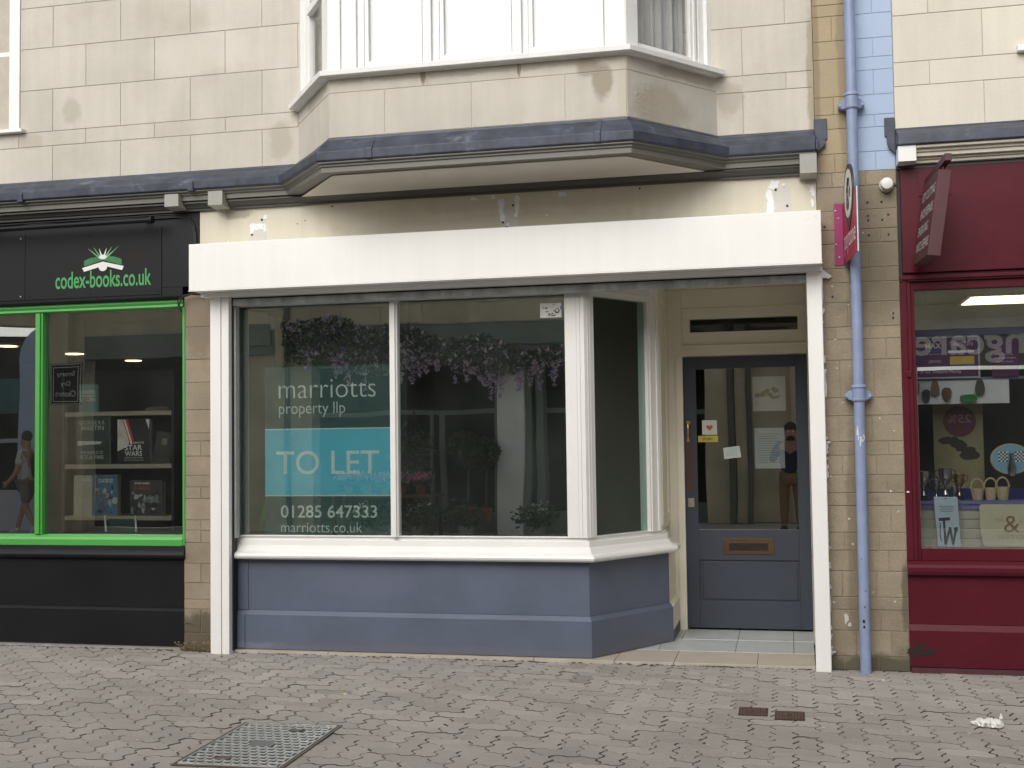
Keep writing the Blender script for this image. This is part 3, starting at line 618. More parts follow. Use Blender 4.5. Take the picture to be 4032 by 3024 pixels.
rm.build('room', INT, SF)
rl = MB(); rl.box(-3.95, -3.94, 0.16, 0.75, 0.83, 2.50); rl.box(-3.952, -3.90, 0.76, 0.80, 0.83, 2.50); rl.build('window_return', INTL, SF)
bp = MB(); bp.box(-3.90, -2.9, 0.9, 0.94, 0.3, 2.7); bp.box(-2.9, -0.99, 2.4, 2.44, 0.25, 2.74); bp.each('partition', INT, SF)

# ------------------------------------------------------------------ roller shutter
RS = thing('roller_shutter', 'long white roller shutter box on two white guide rails framing the empty shop', 'roller shutter', (-1.95, -0.1, 0))
hb = MB(); hb.box(-4.133, 0.232, -0.28, -0.006, 2.590, 2.922); hbo = hb.build('housing', BOXW, RS, bevel=0.004)
q = MB()
for x, z in ((-4.09, 2.885), (-4.085, 2.63), (0.195, 2.888), (0.15, 2.87), (0.19, 2.62), (-2.75, 2.62), (-1.2, 2.61)): q.lathe([(0.006, 0), (0.004, 0.0015)], (x, -0.2802, z), (0, -1, 0), 10)
q.each('rivet', BOXW, hbo)
lp = MB(); lp.box(-4.135, 0.234, -0.283, -0.270, 2.583, 2.5895); lp.build('lower_lip', BOXW, hbo, bevel=0.001)
for xa, sg in ((-4.06, 1), (0.137, -1)):
    gr = MB(); xb = xa+0.142 if sg > 0 else xa+0.094
    if sg > 0: gr.box(xa, -3.978, -0.10, -0.006, 0.0, 2.5566); gr.box(-3.975, xb, -0.094, -0.006, 0.0, 2.5566); gr.box(xa-0.006, xa-0.001, -0.05, -0.006, 0.0, 2.5566)
    else: gr.box(xa, xb, -0.10, -0.006, 0.0, 2.5566); gr.box(xa+0.01, xb+0.004, -0.05, -0.007, 0.01, 2.5566)
    gr.build('guide_rail', BOXW, RS, bevel=0.002)
lr = MB(); lr.box(-3.9178, -3.908, -0.045, 0.02, 0.02, 2.556); lr.build('channel_brush', RUB, RS)
lr = MB(); lr.box(-3.9075, -3.893, -0.03, 0.02, 0.82, 2.49); lr.build('channel_liner', GREYF, RS)
fi = MB(); fi.box(-4.118, 0.236, -0.125, -0.006, 2.557, 2.5892); fi.build('lower_fillet', BOXW, RS, bevel=0.003)
bb = MB(); bb.box(-3.905, 0.1365, -0.050, -0.02, 2.496, 2.538); bb.box(-3.905, 0.1365, -0.058, -0.0502, 2.503, 2.506); bb.box(-3.905, 0.1365, -0.046, -0.02, 2.5385, 2.5455)
bb.build('bottom_slat', GALV, RS, bevel=0.003)
dk = MB(); dk.box(-3.915, 0.1368, -0.03, 0.03, 2.546, 2.5565); dk.build('roll_slot', RUB, RS)
se = MB(); rr = random.Random(4)
z = 0.05
while z < 2.50:
    h = rr.choice((0.015, 0.03, 0.05, 0.09, 0.2))*rr.uniform(0.6, 1.3)
    if rr.random() < 0.7:
        wd = rr.uniform(0.002, 0.017); P = []
        n_ = 6
        for i in range(n_): P.append((0.2345+wd*rr.uniform(0.5, 1.1), -0.012, z+h*i/(n_-1)))
        P += [(0.2345, -0.012, z+h), (0.2345, -0.012, z)]
        se.prism(P, (0, -0.012, 0))
    z += h+rr.uniform(0.0, 0.05)
se.prism([(0.235, -0.012, 2.585), (0.30, -0.012, 2.53), (0.275, -0.012, 2.515), (0.255, -0.012, 2.53), (0.235, -0.012, 2.51)], (0, -0.012, 0))
for z in (0.11, 1.45, 2.52): se.box(0.233, 0.262, -0.03, -0.022, z, z+0.012)
se.each('sealant', M('white_sealant', (0.58, 0.585, 0.60), 0.6, 0.12, 30), RS, margin=0.004, bevel=0.003)

# ------------------------------------------------------------------ things on and behind the glass
PO = thing('to_let_poster', 'dark teal window poster with a turquoise TO LET band and white lettering', 'poster', (-3.23, 0.085, 0.84))
TEAL = M('teal_poster', (0.035, 0.095, 0.097), 0.5, 0.05, 2); TURQ = M('turquoise_band', (0.15, 0.60, 0.78), 0.5, 0.03, 2)
LETP = M('pale_poster_lettering', (0.84, 0.88, 0.86), 0.5, 0.02, 3)
p = MB(); p.box(-3.722, -2.747, 0.090, 0.093, 0.838, 2.052); p.build('sheet', TEAL, PO)
p = MB(); p.box(-3.721, -2.748, 0.0885, 0.0898, 1.118, 1.598); p.build('turquoise_band', TURQ, PO)
p = MB(); p.box(-3.721, -2.748, 0.0875, 0.0884, 1.594, 1.602); p.box(-3.721, -2.748, 0.0875, 0.0884, 1.113, 1.121); p.each('white_line', LETP, PO)
def txt(name, t, x0, z0, wd, ht, mat, parent, y=0.0872, bold=0.0, key=None):
    m = MB(); put_text(m, t, (x0, y, z0), X, Z, wd, ht, bold, keepline=key); return m.build(name, mat, parent)
txt('firm_name', 'marriotts', -3.612, 1.822, 0.745, 0.132, LETP, PO, bold=-0.012)
txt('firm_line', 'property llp', -3.610, 1.682, 0.51, 0.110, LETP, PO, bold=-0.008)
txt('to_let_lettering', 'TO LET', -3.632, 1.270, 0.787, 0.170, LETP, PO, bold=0.004)
txt('phone_number', '01285 647333', -3.599, 0.958, 0.735, 0.090, LETP, PO, bold=0.008)
txt('web_address', 'marriotts.co.uk', -3.598, 0.853, 0.622, 0.074, LETP, PO, bold=-0.004)
al = thing('alarm_sticker', 'worn white sticker with black marks in the top right corner of the empty shop window', 'sticker', (-1.58, 0.065, 2.34))
q = MB(); q.box(-1.655, -1.505, 0.0665, 0.0695, 2.340, 2.440); q.build('sheet', M('worn_white_sticker', (0.55, 0.55, 0.52), 0.5, 0.15, 30), al)
q = MB(); ra = random.Random(9)
for k in range(16): blob(q, ra.uniform(-1.645, -1.55), ra.uniform(2.352, 2.43), ra.uniform(0.004, 0.012), ra.uniform(0.002, 0.005), 0.0664, ra, 7, 0.0004)
q.lathe([(0.018, 0), (0.018, 0.0005)], (-1.535, 0.0664, 2.385), (0, -1, 0), 16); q.build('worn_print', DARK, al)
q = MB(); q.lathe([(0.011, 0), (0.011, 0.0005)], (-1.535, 0.0656, 2.388), (0, -1, 0), 16); q.build('emblem_ring', M('worn_ring', (0.5, 0.5, 0.48), 0.5, 0.1, 20), al)
q = MB(); q.box(-1.513, -1.5055, 0.0655, 0.0664, 2.395, 2.418); q.build('blue_tab', M('blue_tab', (0.05, 0.16, 0.33), 0.5, 0.05, 5), al)
# door notices
yq = yd+0.0155
ht = thing('heart_sticker', 'small white square sticker with a red heart on the porch door glass', 'sticker', (-0.594, yq, 1.519))
q = MB(); q.box(-0.651, -0.537, yq-0.0015, yq-0.0003, 1.519, 1.631); q.build('sheet', M('off_white_card', (0.5, 0.5, 0.45), 0.6, 0.05, 8), ht)
q = MB(); P = []
for k in range(28):
    t = 2*math.pi*k/28; P.append((-0.594+0.0016*16*math.sin(t)**3, yq-0.0016, 1.574+0.0016*(13*math.cos(t)-5*math.cos(2*t)-2*math.cos(3*t)-math.cos(4*t))))
q.prism(P, (0, -0.0004, 0)); q.build('heart', M('faded_red', (0.42, 0.06, 0.07), 0.5, 0.08, 9), ht)
pu = thing('push_sticker', 'narrow yellow strip with black lettering under the heart sticker on the door', 'sticker', (-0.608, yq, 1.462))
q = MB(); q.box(-0.684, -0.530, yq-0.0015, yq-0.0003, 1.462, 1.511); q.build('sheet', M('yellow_vinyl', (0.42, 0.34, 0.04), 0.5, 0.05, 9), pu)
txt('lettering', 'PUSH', -0.645, 1.475, 0.07, 0.022, DARK, pu, y=yq-0.0017, bold=0.02)
cp = thing('notice_card', 'small pale tilted notice card taped to the middle of the door glass', 'notice', (-0.425, yq, 1.33))
q = MB(); q.prism([(-0.487, yq-0.0003, 1.328), (-0.357, yq-0.0003, 1.343), (-0.369, yq-0.0003, 1.430), (-0.494, yq-0.0003, 1.416)], (0, -0.0012, 0)); q.build('sheet', M('pale_card', (0.42, 0.46, 0.44), 0.6, 0.05, 9), cp)
q = MB()
for k in range(5): q.box(-0.475+0.008*k, -0.385-0.006*(k % 2), yq-0.0019, yq-0.0016, 1.353+0.013*k, 1.357+0.013*k)
q.build('faint_print', M('faint_blue_print', (0.25, 0.36, 0.38), 0.6, 0.1, 9), cp)
pa = thing('bird_print', 'square white print of a brown nest shape taped high inside the door glass', 'poster', (-0.14, yd+0.03, 1.695))
q = MB(); q.box(-0.262, -0.014, yd+0.030, yd+0.032, 1.695, 1.960); q.build('sheet', M('matt_paper', (0.85, 0.85, 0.85), 0.7, 0.03, 6), pa)
q = MB(); rq = random.Random(2)
for k in range(16): blob(q, -0.135+rq.gauss(0, 0.028), 1.82+rq.gauss(0, 0.022), rq.uniform(0.012, 0.03), rq.uniform(0.006, 0.018), yd+0.0298-0.0002*k, rq, 9, 0.0002)
q.build('brown_motif', M('brown_ink', (0.32, 0.22, 0.08), 0.7, 0.4, 40), pa)
pb = thing('price_notice', 'white printed notice sheet low on the inside of the door glass', 'notice', (-0.14, yd+0.03, 1.255))
q = MB(); q.box(-0.255, -0.03, yd+0.030, yd+0.032, 1.255, 1.565); q.build('sheet', M('blue_white_paper', (0.78, 0.84, 0.88), 0.7, 0.03, 6), pb)
q = MB()
for k in range(13): q.box(-0.235, -0.06-0.02*((k*7) % 3), yd+0.0292, yd+0.0299, 1.30+0.018*k, 1.304+0.018*k)
q.build('print_lines', M('grey_print', (0.2, 0.22, 0.25), 0.7, 0.1, 9), pb)
# a leafy cutting lying in the window
lf = MB(); rl2 = random.Random(8)
for k in range(7):
    a = R_(rl2.uniform(62, 118)); Lh = rl2.uniform(0.16, 0.36); bx = -3.80+0.035*k; zb = 0.83
    t = Vector((math.cos(a), 0, math.sin(a))); n_ = Vector((-t.z, 0, t.x)); b0 = Vector((bx, 0.14+0.01*k, zb))
    lf.prism([b0, b0+t*Lh*0.4+n_*0.02, b0+t*Lh, b0+t*Lh*0.4-n_*0.02], (0, 0.002, 0))
tag(lf.build('potted_leaves', M('window_leaf', (0.06, 0.16, 0.04), 0.5, 0.5, 14), loc=(-3.7, 0.14, 0.83)), 'upright green and brown leaves standing in the corner of the empty shop window', 'plant')
# ------------------------------------------------------------------ stone piers
LP = thing('stone_pier', 'narrow brown stone block pier between the green window and the white shutter rail', 'pier', (-4.22, 0, 0))
zc = [0.0, 0.088, 0.251, 0.383, 0.465, 0.629, 0.761, 0.876, 1.047, 1.13, 1.243, 1.37, 1.459, 1.625, 1.741, 1.986, 2.12, 2.20, 2.359, 2.489, 2.583, 2.743, 2.833, 2.959, 3.116, 3.212]
def pier_courses(x0, x1, zz, rnd, split, wide=0.20):
    out = []
    for i, (a, b) in enumerate(zip(zz[:-1], zz[1:])):
        j = [x0]
        if b-a < 0.30 and i % 5 != 3:
            j.append(x0+(x1-x0)*split[i % len(split)])
            if x1-x0 > 0.4:
                j.append(x0+(x1-x0)*(split[i % len(split)]+0.42))
        out.append((a, b, [q-x0 for q in j+[x1]]))
    return out
zl = [0.0, 0.13, 0.30, 0.37, 0.49, 0.63, 0.78, 0.87, 0.945, 1.10, 1.185, 1.27, 1.41, 1.52, 1.58, 1.75, 1.95, 2.12, 2.36, 2.60]
m = MB()
cs = []
for i, (a, b) in enumerate(zip(zl[:-1], zl[1:])):
    cs.append((a, b, [0, 0.135, 0.27] if i in (1, 4, 6, 7, 9, 12) else [0, 0.27]))
blockwall(m, (-4.325, 0.01), (1, 0), cs, 0.003, 0.004, 0.0025, 0.07, random.Random(2), 0.001)
m.build('block_face', STONE, LP)
m = MB(); m.box(-4.324, -4.056, 0.0115, 0.2, 0, 2.60); m.build('mortar', STONEJ, LP)
RP = thing('stone_pier', 'wide block pier carrying the blue drainpipe, brown stone below and painted tan and blue above', 'pier', (0.465, 0, 0))
m = MB(); blockwall(m, (0.217, 0.0), (1, 0), pier_courses(0.217, 0.716, zc, rnd, [0.20, 0.36, 0.24, 0.40]), 0.003, 0.004, 0.0028, 0.08, random.Random(3), 0.001); m.build('stone_blocks', STONE, RP)
m = MB(); m.box(0.2165, 0.7165, 0.0015, 0.3, 0, 3.212); m.build('mortar', STONEJ, RP)
zt = [3.2125, 3.335, 3.50, 3.595, 3.712, 3.962, 4.083, 4.248, 4.326, 4.50, 4.62, 4.78]
m = MB(); blockwall(m, (0.217, 0.0), (1, 0), [(a, b, [0, 0.22]) if i % 3 else (a, b, [0, 0.12, 0.22]) for i, (a, b) in enumerate(zip(zt[:-1], zt[1:]))], 0.0025, 0.0035, 0.0018, 0.04, random.Random(4)); m.build('tan_painted_blocks', TANP, RP)
m = MB(); m.box(0.2165, 0.437, 0.0015, 0.3, 3.2125, 4.8); m.build('tan_mortar', TANJ, RP)
zb = [3.2125, 3.337, 3.497, 3.578, 3.71, 3.873, 3.958, 4.083, 4.246, 4.36, 4.55, 4.78]
m = MB(); blockwall(m, (0.438, 0.0), (1, 0), [(a, b, [0, 0.278]) if i % 2 else (a, b, [0, 0.155, 0.278]) for i, (a, b) in enumerate(zip(zb[:-1], zb[1:]))], 0.002, 0.003, 0.0015, 0.02, random.Random(5)); m.build('blue_painted_blocks', BLUEP, RP)
m = MB(); m.box(0.4375, 0.7165, 0.0015, 0.3, 3.2125, 4.8); m.build('blue_mortar', BLUEJ, RP)
m = MB()
for x, z in ((0.534, 3.005), (0.621, 3.004), (0.534, 2.918), (0.660, 2.919), (0.536, 2.888), (0.622, 2.887), (0.538, 2.791), (0.660, 2.790), (0.673, 2.28), (0.673, 2.25), (0.262, 2.86), (0.30, 2.40)):
    m.lathe([(0.0075, 0), (0.0065, 0.0008)], (x, -0.0052, z), (0, -1, 0), 10)
m.each('fixing_hole', RUB, RP)
m = MB(); r5 = random.Random(6)
for k in range(22):
    blob(m, r5.choice((r5.uniform(0.24, 0.40), r5.uniform(0.5, 0.7))), r5.uniform(0.3, 2.9), r5.uniform(0.003, 0.009), r5.uniform(0.003, 0.008), -0.0055, r5, 8, 0.0005)
blob(m, 0.335, 0.33, 0.012, 0.035, -0.0055, r5); blob(m, 0.355, 0.29, 0.012, 0.014, -0.0055, r5)
m.build('paint_fleck', M('pale_flecks', (0.55, 0.52, 0.46), 0.7, 0.1, 30), RP)['kind'] = 'stuff'
stain(STONE, [((0.47, 0, 0.03), (0.5, 0.3, 0.10), (0.085, 0.08, 0.055), 0.85, 5, 0), ((0.40, 0, 0.9), (0.06, 0.3, 1.0), (0.17, 0.14, 0.095), 0.6, 4, 0), ((0.70, 0, 0.5), (0.03, 0.3, 0.3), (0.12, 0.10, 0.07), 0.8, 8, 0), ((-4.2, 0, 0.05), (0.3, 0.3, 0.28), (0.10, 0.085, 0.06), 0.85, 4, 0), ((-4.2, 0, 2.4), (0.3, 0.3, 0.3), (0.19, 0.15, 0.11), 0.6, 4, 0), ((0.60, 0, 2.6), (0.2, 0.3, 0.5), (0.20, 0.17, 0.125), 0.6, 3, 0)])
stain(TANP, [((0.23, 0, 3.9), (0.03, 0.3, 0.8), (0.22, 0.17, 0.10), 0.7, 6, 0), ((0.40, 0, 3.9), (0.04, 0.3, 1.0), (0.25, 0.2, 0.125), 0.7, 5, 0)])
stain(CREAM, [((-1.9, 0, 3.0), (1.3, 0.3, 0.09), (0.46, 0.42, 0.33), 0.6, 4, 0), ((-3.9, 0, 3.18), (0.16, 0.2, 0.05), (0.3, 0.26, 0.19), 0.8, 8, 0), ((0.17, 0, 3.18), (0.09, 0.2, 0.04), (0.3, 0.26, 0.19), 0.8, 8, 0)])
stain(PANEL, [((-3.8, 0, 0.03), (0.5, 0.3, 0.05), (0.17, 0.19, 0.26), 0.7, 9, 0), ((-2.4, 0, 0.04), (1.6, 0.3, 0.05), (0.13, 0.13, 0.16), 0.7, 6, 0), ((-1.1, 0.4, 0.05), (0.5, 0.6, 0.06), (0.12, 0.12, 0.15), 0.7, 6, 0), ((-2.9, 0, 0.5), (0.5, 0.3, 0.12), (0.12, 0.135, 0.20), 0.5, 3, 0)])
# ------------------------------------------------------------------ drainpipe
DP = thing('drainpipe', 'lilac blue cast drainpipe with two eared collars running down the pier', 'drainpipe', (0.441, -0.1, 0))
m = MB(); m.tube([(0.441, -0.1, 0.0), (0.4475, -0.1, 4.9)], 0.034, 20); m.build('pipe', PIPE, DP, smooth=True)
for z in (3.655, 1.772):
    xx = 0.441+0.0065*z/4.9
    m = MB(); m.lathe([(0.035, -0.06), (0.040, -0.058), (0.045, -0.052), (0.045, -0.044), (0.041, -0.040), (0.041, 0.025), (0.047, 0.030), (0.047, 0.042), (0.043, 0.048), (0.035, 0.05)], (xx, -0.1, z), n=22)
    co = m.build('collar', PIPE, DP, smooth=True)
    m = MB()
    for sg in (-1, 1):
        P = [(xx+sg*0.03, -0.09, z-0.05), (xx+sg*0.055, -0.075, z-0.047), (xx+sg*0.082, -0.06, z-0.034), (xx+sg*0.084, -0.06, z-0.012), (xx+sg*0.06, -0.075, z+0.012), (xx+sg*0.03, -0.09, z+0.02)]
        m.prism(P, (0, 0.05, 0)); m.lathe([(0.013, 0), (0.011, 0.010)], (xx+sg*0.068, -0.066, z-0.022), (0, -1, 0), 10)
        m.tube([(xx+sg*0.068, -0.04, z-0.022), (xx+sg*0.068, 0.0, z-0.022)], 0.012, 8)
    m.each('fixing_ear', PIPE, co, bevel=0.003)
m = MB(); r6 = random.Random(12)
for k in range(16):
    a = r6.uniform(-2.1, -0.7); z = 1.50+r6.gauss(0, 0.035); c = Vector((0.443+0.0347*math.cos(a), -0.1+0.0347*math.sin(a), z)); t = Vector((-math.sin(a), math.cos(a), 0)); n_ = Vector((math.cos(a), math.sin(a), 0))
    w_, h_ = r6.uniform(0.003, 0.009), r6.uniform(0.004, 0.018); m.prism([c-t*w_+Vector((0, 0, -h_)), c+t*w_+Vector((0, 0, -h_*0.7)), c+t*w_*0.8+Vector((0, 0, h_)), c-t*w_*0.6+Vector((0, 0, h_*0.8))], n_*0.0006)
m.build('torn_sticker', M('torn_paper', (0.6, 0.62, 0.66), 0.7, 0.1, 30), DP)
m = MB()
for a, z, s_ in ((-1.75, 0.33, 0.012), (-1.7, 0.295, 0.010), (-1.5, 0.42, 0.006), (-1.3, 0.52, 0.005), (-1.9, 0.72, 0.004)):
    c = Vector((0.441+0.0346*math.cos(a), -0.1+0.0346*math.sin(a), z)); t = Vector((-math.sin(a), math.cos(a), 0)); n_ = Vector((math.cos(a), math.sin(a), 0))
    m.prism([c+t*s_*math.cos(q_)*0.8+Vector((0, 0, s_*math.sin(q_))) for q_ in [0, 1, 2, 3, 4, 5]], n_*0.0006)
m.each('rust_spot', M('rust_spot', (0.03, 0.022, 0.018), 0.8, 0.2, 30), DP)

# ------------------------------------------------------------------ payment sign on the pier
PZ = thing('payment_sign', 'magenta projecting sign with a black and white pin emblem, fixed beside the drainpipe', 'sign', (0.35, -0.01, 2.6))
MAG = M('magenta_sign', (0.27, 0.009, 0.105), 0.4, 0.08, 5); MAGR = M('raspberry_sign', (0.36, 0.025, 0.07), 0.4, 0.05, 5)
m = MB(); m.box(0.322, 0.376, -0.012, -0.009, 2.603, 3.006); m.build('wall_flange', MAG, PZ)
m = MB()
for x, z in ((0.331, 2.96), (0.349, 2.91), (0.331, 2.74), (0.349, 2.655)): m.lathe([(0.007, 0), (0.005, 0.005)], (x, -0.012, z), (0, -1, 0), 8)
m.each('screw', GALV, PZ)
p0 = Vector((0.377, -0.012, 0)); ud = Vector((0.432-0.377, -0.588, 0)).normalized(); nn = Vector((ud.y, -ud.x, 0))   # face turned to the left
def sgn(u, z, o=0.0): return p0+ud*u+nn*o+Vector((0, 0, z))
m = MB(); m.prism([sgn(0, 2.603), sgn(0.59, 2.603), sgn(0.59, 2.998), sgn(0, 3.004)], nn*-0.004)
m.build('plate', MAGR, PZ)
cx_, cz_ = 0.285, 3.012
P = []
for k in range(41):
    a = R_(-40+260*k/40); P.append(sgn(cx_+0.185*math.cos(a), cz_+0.185*math.sin(a), 0.0045))
P.append(sgn(cx_, 2.775, 0.0045))
m = MB(); m.prism(P, nn*-0.013); m.build('pin_shape', DARK, PZ)
m = MB(); m.prism([sgn(cx_+0.152*math.cos(R_(9*k)), cz_+0.002+0.152*math.sin(R_(9*k)), 0.0056) for k in range(40)], nn*-0.001); m.build('white_disc', LETW, PZ)
m = MB()
put_text(m, 'a', sgn(cx_-0.075, cz_-0.10, 0.0062), ud, Z, 0.115, 0.16, 0.04)
m.prism([sgn(cx_+0.075+0.026*math.cos(k*0.5236), cz_+0.0+0.036*math.sin(k*0.5236), 0.0066) for k in range(12)], nn*-0.0006)
m.tube([sgn(cx_+0.03, cz_+0.05, 0.006), sgn(cx_+0.06, cz_+0.085, 0.006)], 0.012, 6)
m.build('emblem', DARK, PZ)
m = MB(); put_text(m, 'payzone', sgn(0.05, 2.648, 0.0012), ud, Z, 0.47, 0.125, 0.0); m.build('lettering', LETW, PZ)
m = MB(); m.prism([sgn(0.5905, 2.603, 0.001), sgn(0.5905, 2.998, 0.001), sgn(0.594, 2.998, 0.001), sgn(0.594, 2.603, 0.001)], nn*-0.006); m.build('pale_edge', LETW, PZ)
# ------------------------------------------------------------------ round wall fitting
WLT = thing('wall_lamp', 'round white wall fitting on the pier beside the maroon fascia', 'wall lamp', (0.65, -0.01, 3.105))
m = MB(); m.lathe([(0.046, 0), (0.046, 0.02), (0.043, 0.03), (0.038, 0.032)], (0.652, -0.004, 3.107), (0, -1, 0), 26); m.build('base_ring', M('aged_white_plastic', (0.55, 0.53, 0.47), 0.5, 0.1, 30), WLT, smooth=True)
m = MB(); m.lathe([(0.038, 0), (0.038, 0.045), (0.036, 0.052), (0.030, 0.055)], (0.652, -0.035, 3.107), (0, -1, 0), 26); m.build('cap', M('white_plastic', (0.72, 0.72, 0.68), 0.4, 0.04, 20), WLT, smooth=True)
m = MB(); m.tube([(0.69, -0.01, 3.105), (0.716, -0.008, 3.107)], 0.005, 6); m.build('cable', RUB, WLT)

# ------------------------------------------------------------------ book shop
BS = thing('book_shop', 'black and bright green book shop front with a fascia sign, left of the stone pier', 'shop front', (-5.2, 0, 0))
m = MB(); m.box(-7.4, -4.195, -0.004, 0.12, 2.66, 3.24); m.box(-7.4, -4.33, -0.004, 0.12, 2.594, 2.659); m.build('fascia', BLACK, BS, bevel=0.002)
m = MB(); m.sweep([(-7.4, 0.0), (-4.332, 0.0)], [(0, 2.5935), (0.028, 2.5935), (0.036, 2.585), (0.03, 2.572), (0.0, 2.572)]); m.build('fascia_bead', BLACK, BS)
m = MB()
m.sweep([(-7.4, 0.02), (-4.332, 0.02)], [(-0.08, 2.5715), (0.022, 2.5715), (0.024, 2.55), (0.012, 2.535), (0.014, 2.518), (0.0, 2.512), (-0.02, 2.508), (-0.08, 2.508)])
m.box(-5.568, -5.504, 0.012, 0.08, 0.835, 2.5075); m.box(-5.552, -5.52, -0.002, 0.0118, 0.84, 2.507); m.box(-4.334, -4.3155, 0.0, 0.08, 0.76, 2.5075)
m.sweep([(-7.4, 0.02), (-4.3345, 0.02)], [(-0.08, 0.756), (0.024, 0.756), (0.026, 0.80), (0.018, 0.818), (0.0, 0.834), (-0.08, 0.834)])
m.build('window_frame', GREEN, BS, bevel=0.002)
for a, b in ((-7.4, -5.568), (-5.504, -4.334)):
    m = MB(); m.box(a, b, 0.05, 0.054, 0.8345, 2.5075); m.build('display_pane', GLB, BS)
m = MB()
m.sweep([(-7.4, 0.03), (-4.3155, 0.03)], [(-0.1, 0.66), (0.028, 0.66), (0.044, 0.672), (0.05, 0.69), (0.044, 0.712), (0.034, 0.725), (0.03, 0.755), (-0.1, 0.755)])
m.sweep([(-7.4, 0.03), (-4.3155, 0.03)], [(-0.1, 0.30), (0.0, 0.30), (0.0, 0.6595), (-0.1, 0.6595)])
m.sweep([(-7.4, 0.03), (-4.3155, 0.03)], [(-0.1, 0.026), (0.02, 0.026), (0.02, 0.282), (0.004, 0.2995), (-0.1, 0.2995)])
m.build('stallriser', BLACK, BS, bevel=0.001)
m = MB(); m.box(-7.4, -4.3155, 0.02, 0.1, -0.01, 0.0255); m.build('base_strip', M('grey_kerb', (0.30, 0.29, 0.27), 0.8, 0.15, 12), BS)
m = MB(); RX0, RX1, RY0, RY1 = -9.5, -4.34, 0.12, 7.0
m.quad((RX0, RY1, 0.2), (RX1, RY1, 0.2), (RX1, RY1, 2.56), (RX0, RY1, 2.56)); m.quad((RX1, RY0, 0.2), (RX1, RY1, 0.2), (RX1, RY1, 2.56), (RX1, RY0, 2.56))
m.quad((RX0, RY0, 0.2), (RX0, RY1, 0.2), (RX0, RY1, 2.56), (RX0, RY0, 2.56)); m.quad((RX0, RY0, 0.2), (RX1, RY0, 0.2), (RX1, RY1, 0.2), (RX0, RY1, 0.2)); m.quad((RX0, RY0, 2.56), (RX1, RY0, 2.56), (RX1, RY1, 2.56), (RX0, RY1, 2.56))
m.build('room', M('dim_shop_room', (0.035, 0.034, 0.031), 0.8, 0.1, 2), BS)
# fascia sign boards
for a, b, lab in ((-5.643, -4.499, 'black sign panel with a green book emblem and web address on the black fascia'), (-7.3, -5.646, 'blank end of a black sign panel at the left edge of the fascia')):
    T = thing('shop_sign', lab, 'sign', ((a+b)/2, -0.005, 2.62))
    m = MB(); m.box(a, b, -0.010, -0.0045, 2.612, 3.112); m.build('board', BLACKS, T, bevel=0.001)
    m = MB()
    for x in (a+0.035, (a+b)/2-0.02, b-0.035):
        for z in (2.640, 3.085): m.lathe([(0.007, 0), (0.005, 0.004)], (x, -0.010, z), (0, -1, 0), 8)
    m.each('screw', GALV if b < -5.6 else BLACK, T)
    if b > -5:
        put = MB(); put_text(put, 'codex-books.co.uk', (-5.382, -0.0112, 2.684), X, Z, 0.80, 0.128, 0.012, keepline='dbk'); put.build('web_address', LIME, T)
        cxm = -4.982; y = -0.0114
        m = MB(); m.prism([(-5.155, y, 2.836), (-5.140, y, 2.806), (-5.018, y, 2.836), (-5.018, y, 2.834)]+[(cxm+0.036*math.cos(a_), y, 2.838+0.033*math.sin(a_)) for a_ in [math.pi+math.pi*k/10 for k in range(11)]]+[(-4.942, y, 2.838), (-4.822, y, 2.806), (-4.808, y, 2.836), (cxm, y, 2.877)], (0, -0.0004, 0)); m.build('emblem_cover', LETW, T)
        m = MB(); top = lambda x0, x1, z0, z1, bul: [(x0+(x1-x0)*k/8, y, z0+(z1-z0)*k/8+bul*math.sin(math.pi*k/8)) for k in range(9)]
        m.prism([(cxm, y, 2.888)]+[(-5.140, y, 2.848)]+top(-5.140, cxm, 2.888, 2.906, 0.016), (0, -0.0004, 0)); m.prism([(-4.824, y, 2.846), (cxm, y, 2.888)]+top(cxm, -4.824, 2.906, 2.888, 0.016), (0, -0.0004, 0)); m.build('emblem_pages', M('deep_green_print', (0.028, 0.17, 0.05), 0.4, 0.25, 12), T)
        m = MB()
        for i, (xt, zt_) in enumerate(((-5.107, 2.982), (-5.060, 2.988), (-5.013, 2.976), (-4.952, 2.976), (-4.906, 2.986), (-4.850, 2.988))):
            bx = cxm+(-0.02+0.008*i); m.cm = 0 if i in (2, 3) else 1
            m.prism([(bx-0.010, y-0.0002, 2.900), (bx+0.010, y-0.0002, 2.900), (xt+0.001, y-0.0002, zt_), (xt-0.001, y-0.0002, zt_)], (0, -0.0004, 0))
        m.cm = 0; m.prism([(cxm+0.032*math.cos(k*0.6283), y-0.0003, 2.912+0.018*math.sin(k*0.6283)) for k in range(10)], (0, -0.0005, 0))
        m.build('emblem_rays', [LETW, M('pale_green_print', (0.18, 0.45, 0.22), 0.4, 0.3, 20)], T)
# strip light over the sign
TL = thing('sign_light', 'long black tubular sign light under the cornice over the book shop sign', 'light', (-5.9, -0.15, 3.14))
m = MB(); m.tube([(-7.4, -0.15, 3.134), (-4.515, -0.15, 3.142)], 0.019, 16); m.build('tube', BLACK, TL, smooth=True)
m = MB(); m.tube([(-4.5148, -0.15, 3.142), (-4.490, -0.15, 3.142)], 0.028, 18); m.build('end_cap', BLACK, TL)
for x in (-4.62, -5.9): m = MB(); m.tube([(x, -0.002, 3.165), (x, -0.08, 3.160), (x, -0.15, 3.145)], 0.008, 8); m.build('arm', BLACK, TL)
